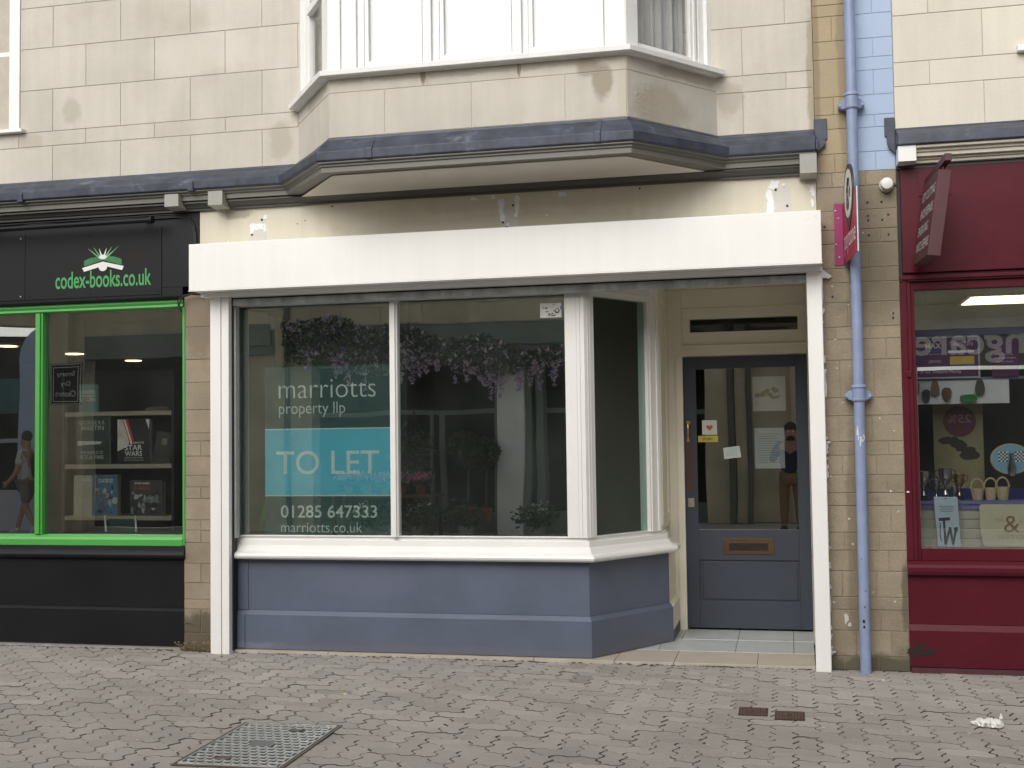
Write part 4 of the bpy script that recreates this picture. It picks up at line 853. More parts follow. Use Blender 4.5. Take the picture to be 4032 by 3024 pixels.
# cables
cb = MB(); rr = random.Random(3)
for dz, sag in ((3.199, 0.003), (3.188, 0.014), (3.180, 0.02)):
    pth = []; nseg = 46
    for i in range(nseg+1):
        x = -7.4+(3.0)*i/nseg; ph = (x+7.4)/0.62
        pth.append((x, -0.02, dz+0.002-sag*abs(math.sin(math.pi*ph))*(0.6+0.4*math.sin(3*x))))
    for x, z in ((-4.33, dz-0.006), (-4.27, dz-0.03), (-4.232, dz-0.085), (-4.218, dz-0.15), (-4.214, 2.93)): pth.append((x+(3.199-dz)*-0.7, -0.012, z))
    cb.tube(pth, 0.0055, 6)
tag(cb.build('cable', RUB, loc=(-5.8, -0.02, 3.19), smooth=True), 'bundle of loose black cables clipped under the cornice and looping down to the white box', 'cable')
cb = MB()
cb.tube([(-4.16, -0.02, 2.592), (-4.25, -0.035, 2.598), (-4.315, -0.04, 2.575), (-4.338, -0.04, 2.53), (-4.335, -0.035, 2.49), (-4.322, -0.03, 2.475)], 0.0065, 6); cb.tube([(-4.15, -0.03, 2.585), (-4.21, -0.04, 2.605), (-4.30, -0.045, 2.59), (-4.345, -0.045, 2.555), (-4.345, -0.04, 2.51)], 0.0055, 6)
tag(cb.build('cable', RUB, loc=(-4.33, -0.04, 2.5), smooth=True), 'short black cable tail hooked below the left end of the white box', 'cable')
# lamps in the book shop
LAMP = emit('warm_lamp', (1.0, 0.78, 0.42), 5.0)
for i, (y, lab) in enumerate(((2.85, 'nearest glowing warm disc light in the book shop, seen left of the green mullion'), (4.05, 'glowing warm disc light in the book shop, seen just right of the green mullion'), (5.3, 'farthest glowing warm disc light, over the dark shelves of the book shop'))):
    if i == 0:
        T = thing('ceiling_light', lab, 'light', (-7.87, y, 2.535), 'disc lights in the book shop')
        m = MB(); m.lathe([(0.105, 0.008), (0.105, 0.024)], (-7.87, y, 2.535), n=24); m.build('rim', WHITE2, T)
        m = MB(); m.lathe([(0.098, 0.0), (0.098, 0.0078)], (-7.87, y, 2.535), n=24); m.build('glowing_disc', LAMP, T); L0 = T
    else: dup(L0, (-7.87, y, 2.535), lab)
# bookcase and books
BC = thing('bookcase', 'dark bookcase with pale shelf edges behind the green framed window', 'bookcase', (-5.14, 0.6, 0.3))
SH = M('shelf_edge', (0.34, 0.29, 0.22), 0.6, 0.1, 12)
for z in (1.745, 1.330, 0.925):
    m = MB(); m.box(-5.61, -4.675, 0.46, 0.75, z-0.014, z+0.020); m.build('shelf', SH, BC, bevel=0.001)
m = MB(); m.box(-5.61, -4.60, 0.75, 0.78, 0.3, 2.1); m.build('back_panel', INTD, BC)
for x in (-5.63, -4.672): m = MB(); m.box(x, x+0.02, 0.45, 0.75, 0.3, 2.1); m.build('side_panel', INTD, BC)
def book(lab, x0, x1, z0, z1, cov, texts=(), y=0.47, lean=0.0, tilt=None, extra=None, name='book', cat='book', th=0.03):
    T = thing(name, lab, cat, ((x0+x1)/2, y, z0))
    m = MB(); m.box(x0, x1, y, y+th, z0, z1); m.build('cover', cov, T, bevel=0.001)
    m = MB(); m.box(x0+0.003, x1-0.0001+0.0015, y+0.004, y+th-0.004, z0+0.003, z1-0.003); m.build('page_block', M('pages', (0.55, 0.52, 0.45), 0.8, 0.05, 90), T)
    for t, a, b, wd, ht, mt in texts:
        m = MB(); put_text(m, t, (a, y-0.0012, b), X, Z, wd, ht, 0.01); m.build('lettering', mt, T)
    if extra: extra(T, y)
    if tilt: T.rotation_euler = tilt
    return T
GREY_L = M('pale_print', (0.55, 0.56, 0.55), 0.5, 0.05, 9); GOLD_L = M('soft_gold_print', (0.42, 0.42, 0.34), 0.5, 0.08, 9); REDP = M('red_print', (0.45, 0.03, 0.03), 0.5, 0.1, 9)
def strip(pts, mt, nm):
    def f(T, y):
        m = MB()
        for P in pts: m.prism([(a, y-0.0008, b) for a, b in P], (0, -0.0003, 0))
        m.build(nm, mt, T)
    return f
book('dark green hardback with pale capitals facing the window, left on the middle shelf', -5.515, -5.225, 1.351, 1.725, M('green_black_cover', (0.022, 0.045, 0.033), 0.4, 0.1, 5),
     [('GEORGE R.R.', -5.49, 1.665, 0.235, 0.030, GOLD_L), ('MARTIN', -5.47, 1.62, 0.20, 0.036, GOLD_L), ('THE WORLD OF', -5.475, 1.432, 0.20, 0.024, GOLD_L), ('ICE & FIRE', -5.475, 1.392, 0.205, 0.030, GOLD_L)],
     extra=strip([[(-5.50, 1.50), (-5.30, 1.51), (-5.285, 1.53), (-5.50, 1.535)]], GREY_L, 'pale_band'))
def swcov(T, y):
    strip([[(-5.149, 1.70), (-5.105, 1.70), (-5.045, 1.52), (-5.055, 1.49), (-5.149, 1.45)]], M('white_glow', (0.6, 0.52, 0.5), 0.5, 0.3, 9), 'white_panel')(T, y)
    strip([[(-5.10, 1.70), (-5.06, 1.70), (-5.0, 1.52), (-5.04, 1.50)]], REDP, 'red_panel')(T, y-0.0004)
    strip([[(-5.097, 1.70), (-5.083, 1.70), (-5.018, 1.51), (-5.03, 1.50)]], LETW, 'white_blade')(T, y-0.0008)
    strip([[(-4.905, 1.70), (-4.87, 1.70), (-4.875, 1.62)]], LETW, 'white_corner')(T, y-0.0008)
book('black book with a red and white slanted stripe and big white title, middle shelf', -5.150, -4.865, 1.351, 1.702, M('black_cover', (0.016, 0.016, 0.017), 0.35, 0.1, 9),
     [('ULTIMATE', -5.09, 1.510, 0.17, 0.014, LETW), ('STAR', -5.085, 1.458, 0.15, 0.042, LETW), ('WARS', -5.085, 1.412, 0.15, 0.040, LETW), ('NEW EDITION', -5.09, 1.394, 0.165, 0.009, GREY_L), ('FOREWORD BY', -5.09, 1.376, 0.17, 0.007, GREY_L)], extra=swcov)
T = book('tall dark book turned sideways showing its pale page edges, right end of the middle shelf', -4.845, -4.715, 1.351, 1.60, M('brown_black_cover', (0.03, 0.027, 0.024), 0.45, 0.25, 30), extra=strip([[(-4.80, 1.50), (-4.76, 1.50), (-4.76, 1.55), (-4.80, 1.55)]], M('dim_gold_print', (0.22, 0.19, 0.12), 0.5, 0.2, 30), 'cover_emblem'), th=0.06)
T.rotation_euler = (R_(-6), R_(10), R_(24))
def arts(cols, x0, x1, z0, z1, seed, n=26):
    def f(T, y):
        r = random.Random(seed); m = MB()
        for k in range(n):
            m.cm = k % len(cols); m.tone
            blob(m, r.uniform(x0, x1), r.uniform(z0, z1), r.uniform(0.008, 0.03), r.uniform(0.006, 0.03), y-0.0007-0.00004*k, r, 7, 0.0003, 0.5)
        m.build('cover_art', cols, T)
    return f
A1 = [M('art_blue', (0.10, 0.20, 0.30), 0.5, 0.3, 30), M('art_pale', (0.40, 0.45, 0.46), 0.5, 0.2, 30), M('art_dark', (0.02, 0.03, 0.045), 0.5, 0.3, 30), M('art_rust', (0.25, 0.10, 0.05), 0.5, 0.3, 30)]
book('pale cream boxed game set at the left of the bottom shelf', -5.535, -5.375, 0.945, 1.262, M('cream_box', (0.36, 0.34, 0.27), 0.6, 0.12, 12), [('STARTER', -5.46, 1.215, 0.075, 0.022, LETW)], name='game_box', cat='game box', th=0.05)
book('blue illustrated game box with a white title, middle of the bottom shelf', -5.356, -5.150, 0.945, 1.267, M('blue_box', (0.07, 0.15, 0.25), 0.5, 0.35, 12), [('STARTER SET', -5.315, 1.205, 0.13, 0.030, LETW)], extra=arts(A1, -5.34, -5.165, 0.97, 1.17, 3), name='game_box', cat='game box', th=0.05)
A2 = [M('art_steel', (0.16, 0.19, 0.20), 0.5, 0.3, 30), M('art_black', (0.02, 0.02, 0.02), 0.5, 0.3, 30), M('art_bone', (0.38, 0.40, 0.38), 0.5, 0.2, 30)]
book('dark game box with a red title on the right of the bottom shelf', -5.040, -4.770, 0.945, 1.220, M('dark_box', (0.04, 0.04, 0.04), 0.45, 0.3, 12), [('STAR WARS', -5.0, 1.190, 0.13, 0.017, LETW), ('X-WING', -5.012, 1.145, 0.14, 0.032, REDP)], extra=arts(A2, -5.02, -4.80, 0.97, 1.12, 5), name='game_box', cat='game box', th=0.07)
A3 = [M('art_coral', (0.35, 0.12, 0.10), 0.5, 0.3, 30), M('art_sea', (0.06, 0.22, 0.24), 0.5, 0.3, 30), M('art_leaf', (0.10, 0.2, 0.10), 0.5, 0.3, 30)]
book('bright paperback with stacked white title words on the top shelf', -5.487, -5.330, 1.766, 1.985, M('sea_green_cover', (0.07, 0.20, 0.21), 0.5, 0.2, 12), [('UNDER', -5.482, 1.912, 0.14, 0.026, LETW), ('FORTUNATE', -5.482, 1.884, 0.14, 0.017, LETW), ('STARS', -5.482, 1.848, 0.14, 0.028, LETW)], extra=arts(A3, -5.475, -5.345, 1.775, 1.975, 8, 14))
# prop on the top shelf and floor easel
m = MB(); m.ball((-4.86, 0.58, 1.775), 0.11, 14, 8, (1, 0.6, 0.28)); tag(m.build('cloth_cap', M('grey_brown_cloth', (0.10, 0.09, 0.07), 0.9, 0.1, 20), loc=(-4.86, 0.58, 1.765), smooth=True), 'flat grey brown cloth lump lying on the top shelf of the bookcase', 'cloth')
ES = thing('display_stand', 'small dark stand with two pale metal legs under the bottom shelf', 'stand', (-5.03, 0.3, 0.84))
for a, b in ((-5.165, -5.13), (-4.905, -4.872)): m = MB(); m.tube([(a, 0.32, 0.955), (b, 0.28, 0.835)], 0.009, 8); m.build('leg', M('pale_metal', (0.45, 0.46, 0.47), 0.35, 0.1, 9, metal=0.4), ES)
m = MB(); m.box(-5.14, -4.90, 0.33, 0.34, 0.835, 0.93); m.build('board', M('dark_green_board', (0.02, 0.05, 0.04), 0.5, 0.1, 9), ES)
# ------------------------------------------------------------------ right hand building (upper wall) and the maroon shop
RB = thing('stone_building', 'pale cream ashlar wall with lead topped cream cornice above the maroon shop', 'building', (1.6, 0, 3.4))
zr = [3.472, 3.748, 3.905, 4.212, 4.53, 4.86, 5.2]
m = MB()
for i in range(len(zr)-1):
    j0 = 1.265 if i % 2 == 0 else 0.94
    js = [q-0.7185 for q in joints(0.7185, 3.2, j0, 0.66)]
    blockwall(m, (0.7185, 0), (1, 0), [(zr[i], zr[i+1], js)], 0.0032, 0.0045, 0.0022, 0.03, random.Random(30+i))
m.build('ashlar_wall', ASHR, RB)
m = MB(); m.box(0.718, 3.2, 0.0015, 0.2, 3.46, 5.3); m.build('wall_backing', ASHJ, RB)
m = MB(); m.box(0.445, 26, 0.32, 9, 2.80, 6.5); m.build('unseen_rear_mass', ASHJ, RB)  # same unseen addition on this side, against sun from behind
m = MB(); m.box(1.465, 2.4, -0.055, 0.0, 3.905, 3.945); m.build('window_sill', WHITE2, RB, bevel=0.003)
m = MB(); m.sweep([(0.7185, 0), (3.2, 0)], [(-0.0, 3.475), (0.012, 3.475), (0.02, 3.462), (0.10, 3.424), (0.150, 3.398), (0.168, 3.392), (0.172, 3.330), (0.15, 3.326), (0.0, 3.335)])
m.build('lead_flashing', LEAD, RB, bevel=0.005)
m = MB(); m.box(0.651, 0.7165, -0.014, -0.0055, 3.425, 3.548); m.box(0.664, 0.7165, -0.022, -0.0055, 3.385, 3.424); m.prism([(0.664, -0.012, 3.384), (0.7175, -0.012, 3.384), (0.7175, -0.012, 3.31), (0.70, -0.012, 3.318), (0.672, -0.012, 3.350)], (0, -0.025, 0)); m.prism([(0.712, -0.012, 3.43), (0.712, -0.165, 3.39), (0.712, -0.165, 3.335), (0.712, -0.012, 3.335)], (0.006, 0, 0)); m.build('lead_upstand', LEAD, RB, bevel=0.002)
m = MB()
for y0_, a, b in ((0.150, 3.308, 3.326), (0.120, 3.288, 3.3078), (0.105, 3.262, 3.2878), (0.075, 3.248, 3.2618), (0.06, 3.228, 3.2478)): m.box(0.83, 3.2, -y0_, 0.0, a, b)
m.build('moulding', ASHR, RB, bevel=0.004)
m = MB(); m.box(0.7185, 0.829, -0.155, 0.0, 3.225, 3.326); m.build('bracket', WHITE2, RB, bevel=0.003)
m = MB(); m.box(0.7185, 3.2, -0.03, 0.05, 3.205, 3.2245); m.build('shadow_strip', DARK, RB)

RS2 = thing('cobbler_shop', 'maroon painted cobbler shop front with a lit display window at the right edge', 'shop front', (1.5, 0, 0))
m = MB(); m.box(0.7375, 3.2, -0.03, 0.1, 2.532, 3.2045); m.build('fascia', MAROON, RS2, bevel=0.003)
m = MB(); m.box(0.7175, 0.7365, -0.012, 0.1, 2.48, 3.2045); m.build('black_gap', RUB, RS2)
m = MB(); m.box(0.7175, 3.2, -0.005, 0.1, 2.478, 2.5315); m.box(0.7175, 3.2, -0.018, -0.0052, 2.49, 2.512)
m.box(0.7175, 0.758, -0.004, 0.12, 0.70, 2.4775); m.box(0.7582, 0.785, 0.004, 0.12, 0.70, 2.4775); m.box(0.7852, 0.808, 0.018, 0.12, 0.70, 2.4775)
m.box(0.8082, 3.2, 0.018, 0.12, 2.425, 2.4775); m.box(0.8082, 3.2, 0.006, 0.12, 0.70, 0.778); m.box(0.74, 0.775, -0.010, -0.0042, 1.865, 1.905)
m.build('window_frame', MAROON, RS2, bevel=0.003)
m = MB(); m.box(0.808, 3.2, 0.05, 0.054, 0.778, 2.425); m.build('display_pane', GLR, RS2)
m = MB()
m.sweep([(0.7175, 0.0), (3.2, 0.0)], [(-0.1, 0.605), (0.015, 0.605), (0.036, 0.615), (0.046, 0.635), (0.046, 0.66), (0.034, 0.678), (0.02, 0.685), (0.0, 0.699), (-0.1, 0.699)])
m.sweep([(0.7175, 0.005), (3.2, 0.005)], [(-0.1, 0.30), (0, 0.30), (0, 0.6045), (-0.1, 0.6045)])
m.sweep([(0.7175, 0.005), (3.2, 0.005)], [(-0.1, 0.035), (0.024, 0.035), (0.024, 0.262), (0.0, 0.2995), (-0.1, 0.2995)])
m.build('stallriser', MAROON, RS2, bevel=0.002)
m = MB(); m.box(0.722, 3.2, -0.035, 0.1, -0.005, 0.032); m.build('base_strip', MAROOND, RS2)
m = MB(); r8 = random.Random(5)
for k in range(9): blob(m, 0.80+r8.gauss(0, 0.04), 0.135+r8.gauss(0, 0.012), r8.uniform(0.02, 0.05), r8.uniform(0.006, 0.018), -0.0195-0.00005*k, r8, 12, 0.0006, 0.5)
m.build('rotten_patch', M('bare_dark_wood', (0.02, 0.014, 0.012), 0.9, 0.2, 30), RS2)
m = MB(); blob(m, 0.733, 1.135, 0.009, 0.005, -0.0045, r8); blob(m, 0.87, 0.774, 0.006, 0.004, -0.0000, r8) if False else None; m.build('paint_chip', LETW, RS2)
m = MB()
m.quad((0.6, 4.5, 0.3), (4.2, 4.5, 0.3), (4.2, 4.5, 2.62), (0.6, 4.5, 2.62)); m.quad((0.72, 0.13, 0.3), (0.72, 4.5, 0.3), (0.72, 4.5, 2.62), (0.72, 0.13, 2.62)); m.quad((4.2, 0.13, 0.3), (4.2, 4.5, 0.3), (4.2, 4.5, 2.62), (4.2, 0.13, 2.62)); m.quad((0.6, 0.13, 0.3), (4.2, 0.13, 0.3), (4.2, 4.5, 0.3), (0.6, 4.5, 0.3)); m.quad((0.6, 0.13, 2.62), (4.2, 0.13, 2.62), (4.2, 4.5, 2.62), (0.6, 4.5, 2.62))
m.build('room', M('cobbler_room', (0.30, 0.31, 0.31), 0.7, 0.1, 2), RS2)
m = MB(); m.box(0.75, 4.1, 1.0, 1.05, 0.4, 1.95); m.build('dark_shelving', M('dark_shelving', (0.02, 0.02, 0.02), 0.7, 0.3, 9), RS2)
m = MB(); m.box(0.812, 3.2, 0.36, 0.42, 0.76, 0.90); m.build('x', ASHR, RS2) if False else None
# slatted window bed and blue ledge
m = MB()
for k in range(5): m.box(0.812, 3.2, 0.22+0.0, 0.25, 0.70+0.062*k, 0.7595+0.062*k)
m.each('slat_board', M('cream_slat', (0.52, 0.50, 0.40), 0.6, 0.05, 12), RS2, bevel=0.003)
m = MB(); m.box(0.812, 3.2, 0.20, 0.48, 1.045, 1.065); m.box(0.812, 3.2, 0.21, 0.225, 1.01, 1.0445); m.build('lilac_ledge', M('lilac_ledge', (0.20, 0.19, 0.40), 0.4, 0.05, 5), RS2)
m = MB(); m.box(0.812, 3.2, 0.40, 0.42, 1.066, 1.135); m.build('blue_band', M('navy_band', (0.012, 0.022, 0.14), 0.5, 0.05, 5), RS2)
m = MB(); m.box(0.812, 3.2, 0.43, 0.45, 1.858, 1.876); m.box(0.812, 3.2, 0.46, 0.47, 2.16, 2.27); m.cm = 1; m.box(0.812, 1.43, 0.432, 0.44, 1.70, 1.857); m.build('hanging_rail', [M('steel_blue_rail', (0.16, 0.17, 0.24), 0.5, 0.1, 9), M('white_card', (0.62, 0.62, 0.62), 0.6, 0.05, 9)], RS2)
# ceiling light of the cobbler
T = thing('ceiling_light', 'bright long rectangular light panel in the cobbler shop window', 'light', (2.4, 2.5, 2.60))
m = MB(); m.box(1.44, 3.4, 2.18, 2.82, 2.604, 2.615); m.build('frame', WHITE2, T)
m = MB(); m.box(1.47, 3.37, 2.21, 2.79, 2.598, 2.6035); m.build('diffuser', emit('tube_light', (1.0, 0.86, 0.55), 4.0), T)
# posters
PUR = M('purple_poster', (0.085, 0.012, 0.075), 0.45, 0.08, 5)
def poster(lab, x0, x1, z0, z1, base, items, y=0.41, frame=True, name='poster', cat='poster'):
    T = thing(name, lab, cat, ((x0+x1)/2, y, z0))
    m = MB(); m.box(x0, x1, y, y+0.006, z0, z1); m.build('sheet', base, T)
    if frame:
        m = MB(); t = 0.010
        m.box(x0-t, x0, y-0.004, y+0.006, z0-t, z1+t); m.box(x1, x1+t, y-0.004, y+0.006, z0-t, z1+t); m.box(x0, x1, y-0.004, y+0.006, z1, z1+t); m.box(x0, x1, y-0.004, y+0.006, z0-t, z0); m.build('frame', M('silver_frame', (0.4, 0.4, 0.42), 0.4, 0.05, 9), T)
    for it in items:
        if it[0] == 't':
            _, t, a, b, wd, ht, mt = it; m = MB(); put_text(m, t, (a, y-0.002, b), X, Z, wd, ht, 0.012); m.build('lettering', mt, T)
        else:
            _, a, b, c_, d_, mt, nm = it; m = MB(); m.box(a, b, y-0.0016, y-0.0004, c_, d_); m.build(nm, mt, T)
    return T
YEL = M('yellow_print', (0.62, 0.42, 0.02), 0.5, 0.05, 9); BLU = M('blue_print', (0.02, 0.06, 0.25), 0.5, 0.05, 9); LILT = M('pale_lilac_print', (0.55, 0.45, 0.55), 0.5, 0.05, 9)
poster('purple framed poster with white lettering and a yellow box in the cobbler window', 0.80, 1.240, 1.880, 2.142, PUR,
    [('t', 'MAX', 0.908, 2.072, 0.10, 0.036, LETW), ('t', 'TIMPSON', 1.058, 2.085, 0.15, 0.030, LILT), ('b', 1.05, 1.215, 2.040, 2.056, LETW, 'white_bar'), ('b', 0.90, 1.01, 2.050, 2.060, BLU, 'blue_bar'), ('t', 'JEEVES', 0.925, 1.972, 0.08, 0.022, LILT),
     ('b', 1.062, 1.215, 1.962, 2.016, YEL, 'yellow_box'), ('b', 1.070, 1.215, 1.948, 1.9615, BLU, 'blue_underline'), ('t', 'part of the Timpson Family', 0.812, 1.900, 0.32, 0.026, LILT), ('t', 'The Dry Cleaners', 0.905, 2.028, 0.11, 0.012, LILT)])
CORAL = M('coral_print', (0.55, 0.18, 0.10), 0.5, 0.05, 9)
poster('smaller purple poster with three coloured blobs at the right edge of the cobbler window', 1.325, 1.49, 1.875, 2.132, PUR,
    [('t', 'one standing', 1.345, 2.015, 0.11, 0.012, LILT), ('t', 'Same hour in-store', 1.342, 1.992, 0.13, 0.014, LILT), ('t', 'ask for details', 1.355, 1.968, 0.10, 0.012, LILT)], frame=False)
m = MB()
# hanging soles, keys and pads on the white card
SOLE = [M('dark_sole', (0.015, 0.014, 0.013), 0.6, 0.1, 9), M('brown_sole', (0.10, 0.045, 0.025), 0.6, 0.1, 9), M('tan_sole', (0.16, 0.10, 0.06), 0.6, 0.1, 9), M('green_brush', (0.015, 0.16, 0.03), 0.7, 0.1, 40)]
def sole(lab, cx, z0, z1, wd, mt, flip=False):
    h = z1-z0; P = []
    for k in range(24):
        a = 2*math.pi*k/24; s_, c_ = math.sin(a), math.cos(a)
        ww = wd*(0.5+0.14*(s_ if not flip else -s_))*(1-0.12*math.cos(2*a)); P.append((cx+ww*c_, 0.415, (z0+z1)/2+h/2*s_))
    m = MB(); m.prism(P, (0, -0.014, 0)); o = m.build('shoe_sole', mt, loc=(cx, 0.415, z0), bevel=0.003); tag(o, lab, 'shoe sole', 'soles hanging in the cobbler window'); return o
sole('black pointed shoe sole hanging lowest on the white card', 0.905, 1.71, 1.80, 0.055, SOLE[0])
sole('brown heel shaped sole hanging by the rail, second from the maroon frame', 0.962, 1.755, 1.866, 0.06, SOLE[2], True)
sole('plain oval brown sole in the middle of the white card', 1.035, 1.715, 1.81, 0.065, SOLE[1])
sole('large grey brown sole hanging at the right of the green brush', 1.245, 1.755, 1.866, 0.065, M('grey_sole', (0.05, 0.045, 0.038), 0.6, 0.1, 9), True)
sole('sliver of a grey sole against the maroon window frame', 0.842, 1.755, 1.855, 0.05, M('mid_sole', (0.12, 0.10, 0.08), 0.6, 0.1, 9))
m = MB(); P = [(1.172+0.052*(1 if abs(math.cos(a)) < 1e-9 else math.copysign(min(1, abs(math.cos(a))*1.25), math.cos(a))), 0.415, 1.735+0.026*math.sin(a)) for a in [2*math.pi*k/20 for k in range(20)]]
m.prism(P, (0, -0.02, 0)); tag(m.build('shoe_brush', SOLE[3], loc=(1.172, 0.41, 1.71), bevel=0.004), 'long green oval brush on the white card in the cobbler window', 'brush')
# printed card with boots and the round maroon badge
T = thing('display_board', 'tall yellowish display board with dark shoe pictures and a round maroon badge', 'display board', (1.1, 0.62, 1.1))
m = MB(); m.box(0.965, 1.285, 0.60, 0.61, 1.13, 1.72); m.build('sheet', M('ochre_card', (0.24, 0.20, 0.10), 0.6, 0.25, 3), T)
m = MB(); m.lathe([(0.105, 0), (0.105, 0.006)], (1.135, 0.5995, 1.585), (0, -1, 0), 30); bo = m.build('badge', M('maroon_badge', (0.10, 0.012, 0.03), 0.5, 0.05, 9), T)
m = MB(); put_text(m, '25%', (1.21, 0.593, 1.575), (-1, 0, 0), Z, 0.15, 0.055, 0.01); m.build('lettering', M('rose_print', (0.32, 0.12, 0.15), 0.5, 0.05, 9), T)
m = MB(); r9 = random.Random(15)
for cx, cz in ((1.09, 1.45), (1.215, 1.36)):
    for k in range(6): blob(m, cx+r9.gauss(0, 0.025), cz+r9.gauss(0, 0.015), r9.uniform(0.03, 0.06), r9.uniform(0.02, 0.035), 0.5995-0.0003*k, r9, 12, 0.0003, 0.2)
m.each('shoe_picture', M('shoe_print', (0.025, 0.02, 0.018), 0.5, 0.2, 9), T, margin=0.02)
# trophies, baskets and clock on the ledge
SIL = M('silver', (0.62, 0.62, 0.58), 0.18, 0.05, 9, metal=1.0); GOLD = M('gold', (0.65, 0.48, 0.2), 0.22, 0.05, 9, metal=1.0)
def trophy(lab, x, h, mt, y=0.30):
    T = thing('trophy', lab, 'trophy', (x, y, 1.067), 'trophies on the cobbler ledge'); k = h/0.16
    m = MB(); m.lathe([(0.026*k, 0), (0.026*k, 0.02*k), (0.018*k, 0.026*k)], (x, y, 1.067), n=14); m.build('base', SOLE[0], T)
    m = MB(); m.lathe([(0.016*k, 0.026*k), (0.006*k, 0.045*k), (0.006*k, 0.07*k), (0.022*k, 0.09*k), (0.032*k, 0.125*k), (0.033*k, 0.16*k), (0.030*k, 0.16*k), (0.02*k, 0.10*k), (0.003, 0.09*k)], (x, y, 1.067), n=18); m.build('cup', mt, T, smooth=True)
    m = MB()
    for s_ in (-1, 1): m.tube([(x+s_*0.030*k, y, 1.067+0.15*k), (x+s_*0.048*k, y, 1.067+0.145*k), (x+s_*0.05*k, y, 1.067+0.12*k), (x+s_*0.028*k, y, 1.067+0.105*k)], 0.0035*k, 6)
    m.each('handle', mt, T, smooth=True)
trophy('tall silver two handled cup at the left end of the ledge', 0.86, 0.19, SIL); trophy('squat silver cup behind the tool packet', 0.945, 0.13, SIL, 0.36); trophy('broad silver cup, tallest in the middle of the ledge', 1.0, 0.21, SIL, 0.33); trophy('gold coloured cup left of the baskets', 1.09, 0.17, GOLD, 0.36); trophy('small dull cup between the silver cups and the gold cup', 1.045, 0.09, SIL, 0.27)
WICK = M('pale_wicker', (0.50, 0.40, 0.24), 0.6, 0.25, 90, bump=0.4, bscale=160)
for i, (x, h, yy, lab) in enumerate(((1.19, 0.075, 0.28, 'leftmost small wicker basket with an open hoop handle'), (1.275, 0.08, 0.30, 'middle small wicker basket on the cobbler ledge'), (1.345, 0.085, 0.28, 'rightmost small wicker basket, below the blue plaque'))):
    T = thing('basket', lab, 'basket', (x, yy, 1.067), 'wicker baskets on the cobbler ledge')
    m = MB(); m.lathe([(0.030, 0), (0.040, h*0.8), (0.042, h), (0.036, h), (0.028, 0.01)], (x, yy, 1.067), n=16); m.build('bowl', WICK, T)
    m = MB(); m.tube([(x+0.040*math.cos(a), yy, 1.067+h+0.062*math.sin(a)) for a in [math.pi*k/12 for k in range(13)]], 0.006, 6); m.build('handle', WICK, T)
T = thing('plaque', 'oval pale blue plaque with a black and white chequered flag pattern', 'plaque', (1.42, 0.40, 1.2))
m = MB(); m.prism([(1.42+0.118*math.cos(a), 0.40, 1.330+0.092*math.sin(a)) for a in [2*math.pi*k/32 for k in range(32)]], (0, -0.008, 0)); m.build('plate', M('pale_blue_enamel', (0.22, 0.42, 0.55), 0.3, 0.05, 9), T)
m = MB(); m.tube([(1.42+0.122*math.cos(a), 0.396, 1.330+0.096*math.sin(a)) for a in [2*math.pi*k/32 for k in range(33)]], 0.006, 6); m.build('rim', WICK, T)
m = MB()
for i in range(14):
    for j in range(6):
        xx, zz = 1.345+0.0112*i, 1.312+0.0112*j
        if ((xx-1.42)/0.10)**2+((zz-1.33)/0.075)**2 < 1 and abs(xx-1.42) > 0.02: m.cm = (i+j) % 2; m.quad((xx, 0.3914, zz), (xx+0.0112, 0.3914, zz), (xx+0.0112, 0.3914, zz+0.0112), (xx, 0.3914, zz+0.0112))
m.build('chequer', [DARK, LETW], T)
m = MB(); m.lathe([(0.02, 0), (0.03, 0.05), (0.012, 0.12), (0.018, 0.15)], (1.42, 0.37, 1.22), n=12); m.build('figure_ornament', SIL, T, smooth=True)
# tool packet and house sign in the window
T = thing('tool_packet', 'pale blue hang packet with a grey T and W of tools against the glass', 'packet', (0.98, 0.13, 0.775))
m = MB(); m.prism([(0.922, 0.155, 0.778), (1.062, 0.155, 0.774), (1.049, 0.155, 1.094), (0.903, 0.155, 1.096)], (0, -0.010, 0)); m.build('card', M('pale_blue_card', (0.50, 0.60, 0.68), 0.5, 0.04, 5), T, bevel=0.002)
m = MB(); GT = M('grey_tool', (0.05, 0.055, 0.065), 0.5, 0.1, 9); y = 0.1435
for a, b, wd in (((0.930, 0.95), (1.0, 0.955), 0.010), ((0.962, 0.95), (0.968, 0.79), 0.007), ((0.968, 0.79), (0.998, 0.90), 0.007), ((0.998, 0.90), (1.014, 0.79), 0.007), ((1.014, 0.79), (1.034, 0.89), 0.007), ((1.022, 0.885), (1.046, 0.892), 0.012), ((0.940, 0.93), (0.936, 0.85), 0.003), ((0.936, 0.85), (0.944, 0.81), 0.003)):
    a, b = Vector((a[0], y, a[1])), Vector((b[0], y, b[1])); t = (b-a).normalized(); n_ = Vector((-t.z, 0, t.x)); m.prism([a-n_*wd, b-n_*wd, b+n_*wd, a+n_*wd], (0, -0.001, 0))
m.build('tool_shapes', GT, T)
m = MB(); m.prism([(0.965, 0.1445, 1.083), (0.99, 0.1445, 1.083), (0.978, 0.1445, 1.09)], (0, -0.001, 0)); 
for k in range(4): m.box(0.945-0.01*(k % 2), 1.02+0.008*(k % 2), 0.1435, 0.1444, 1.0+0.011*k, 1.004+0.011*k)
m.build('small_print', M('grey_blue_print', (0.2, 0.25, 0.3), 0.5, 0.1, 9), T)
T = thing('house_sign', 'cream plaque with a large gold ampersand and faint gold lettering', 'sign', (1.35, 0.17, 0.775))
P = [(1.205, 0.776), (1.56, 0.776), (1.585, 0.80), (1.59, 1.02), (1.565, 1.046), (1.195, 1.046), (1.180, 1.03), (1.180, 0.98), (1.186, 0.86), (1.195, 0.80)]
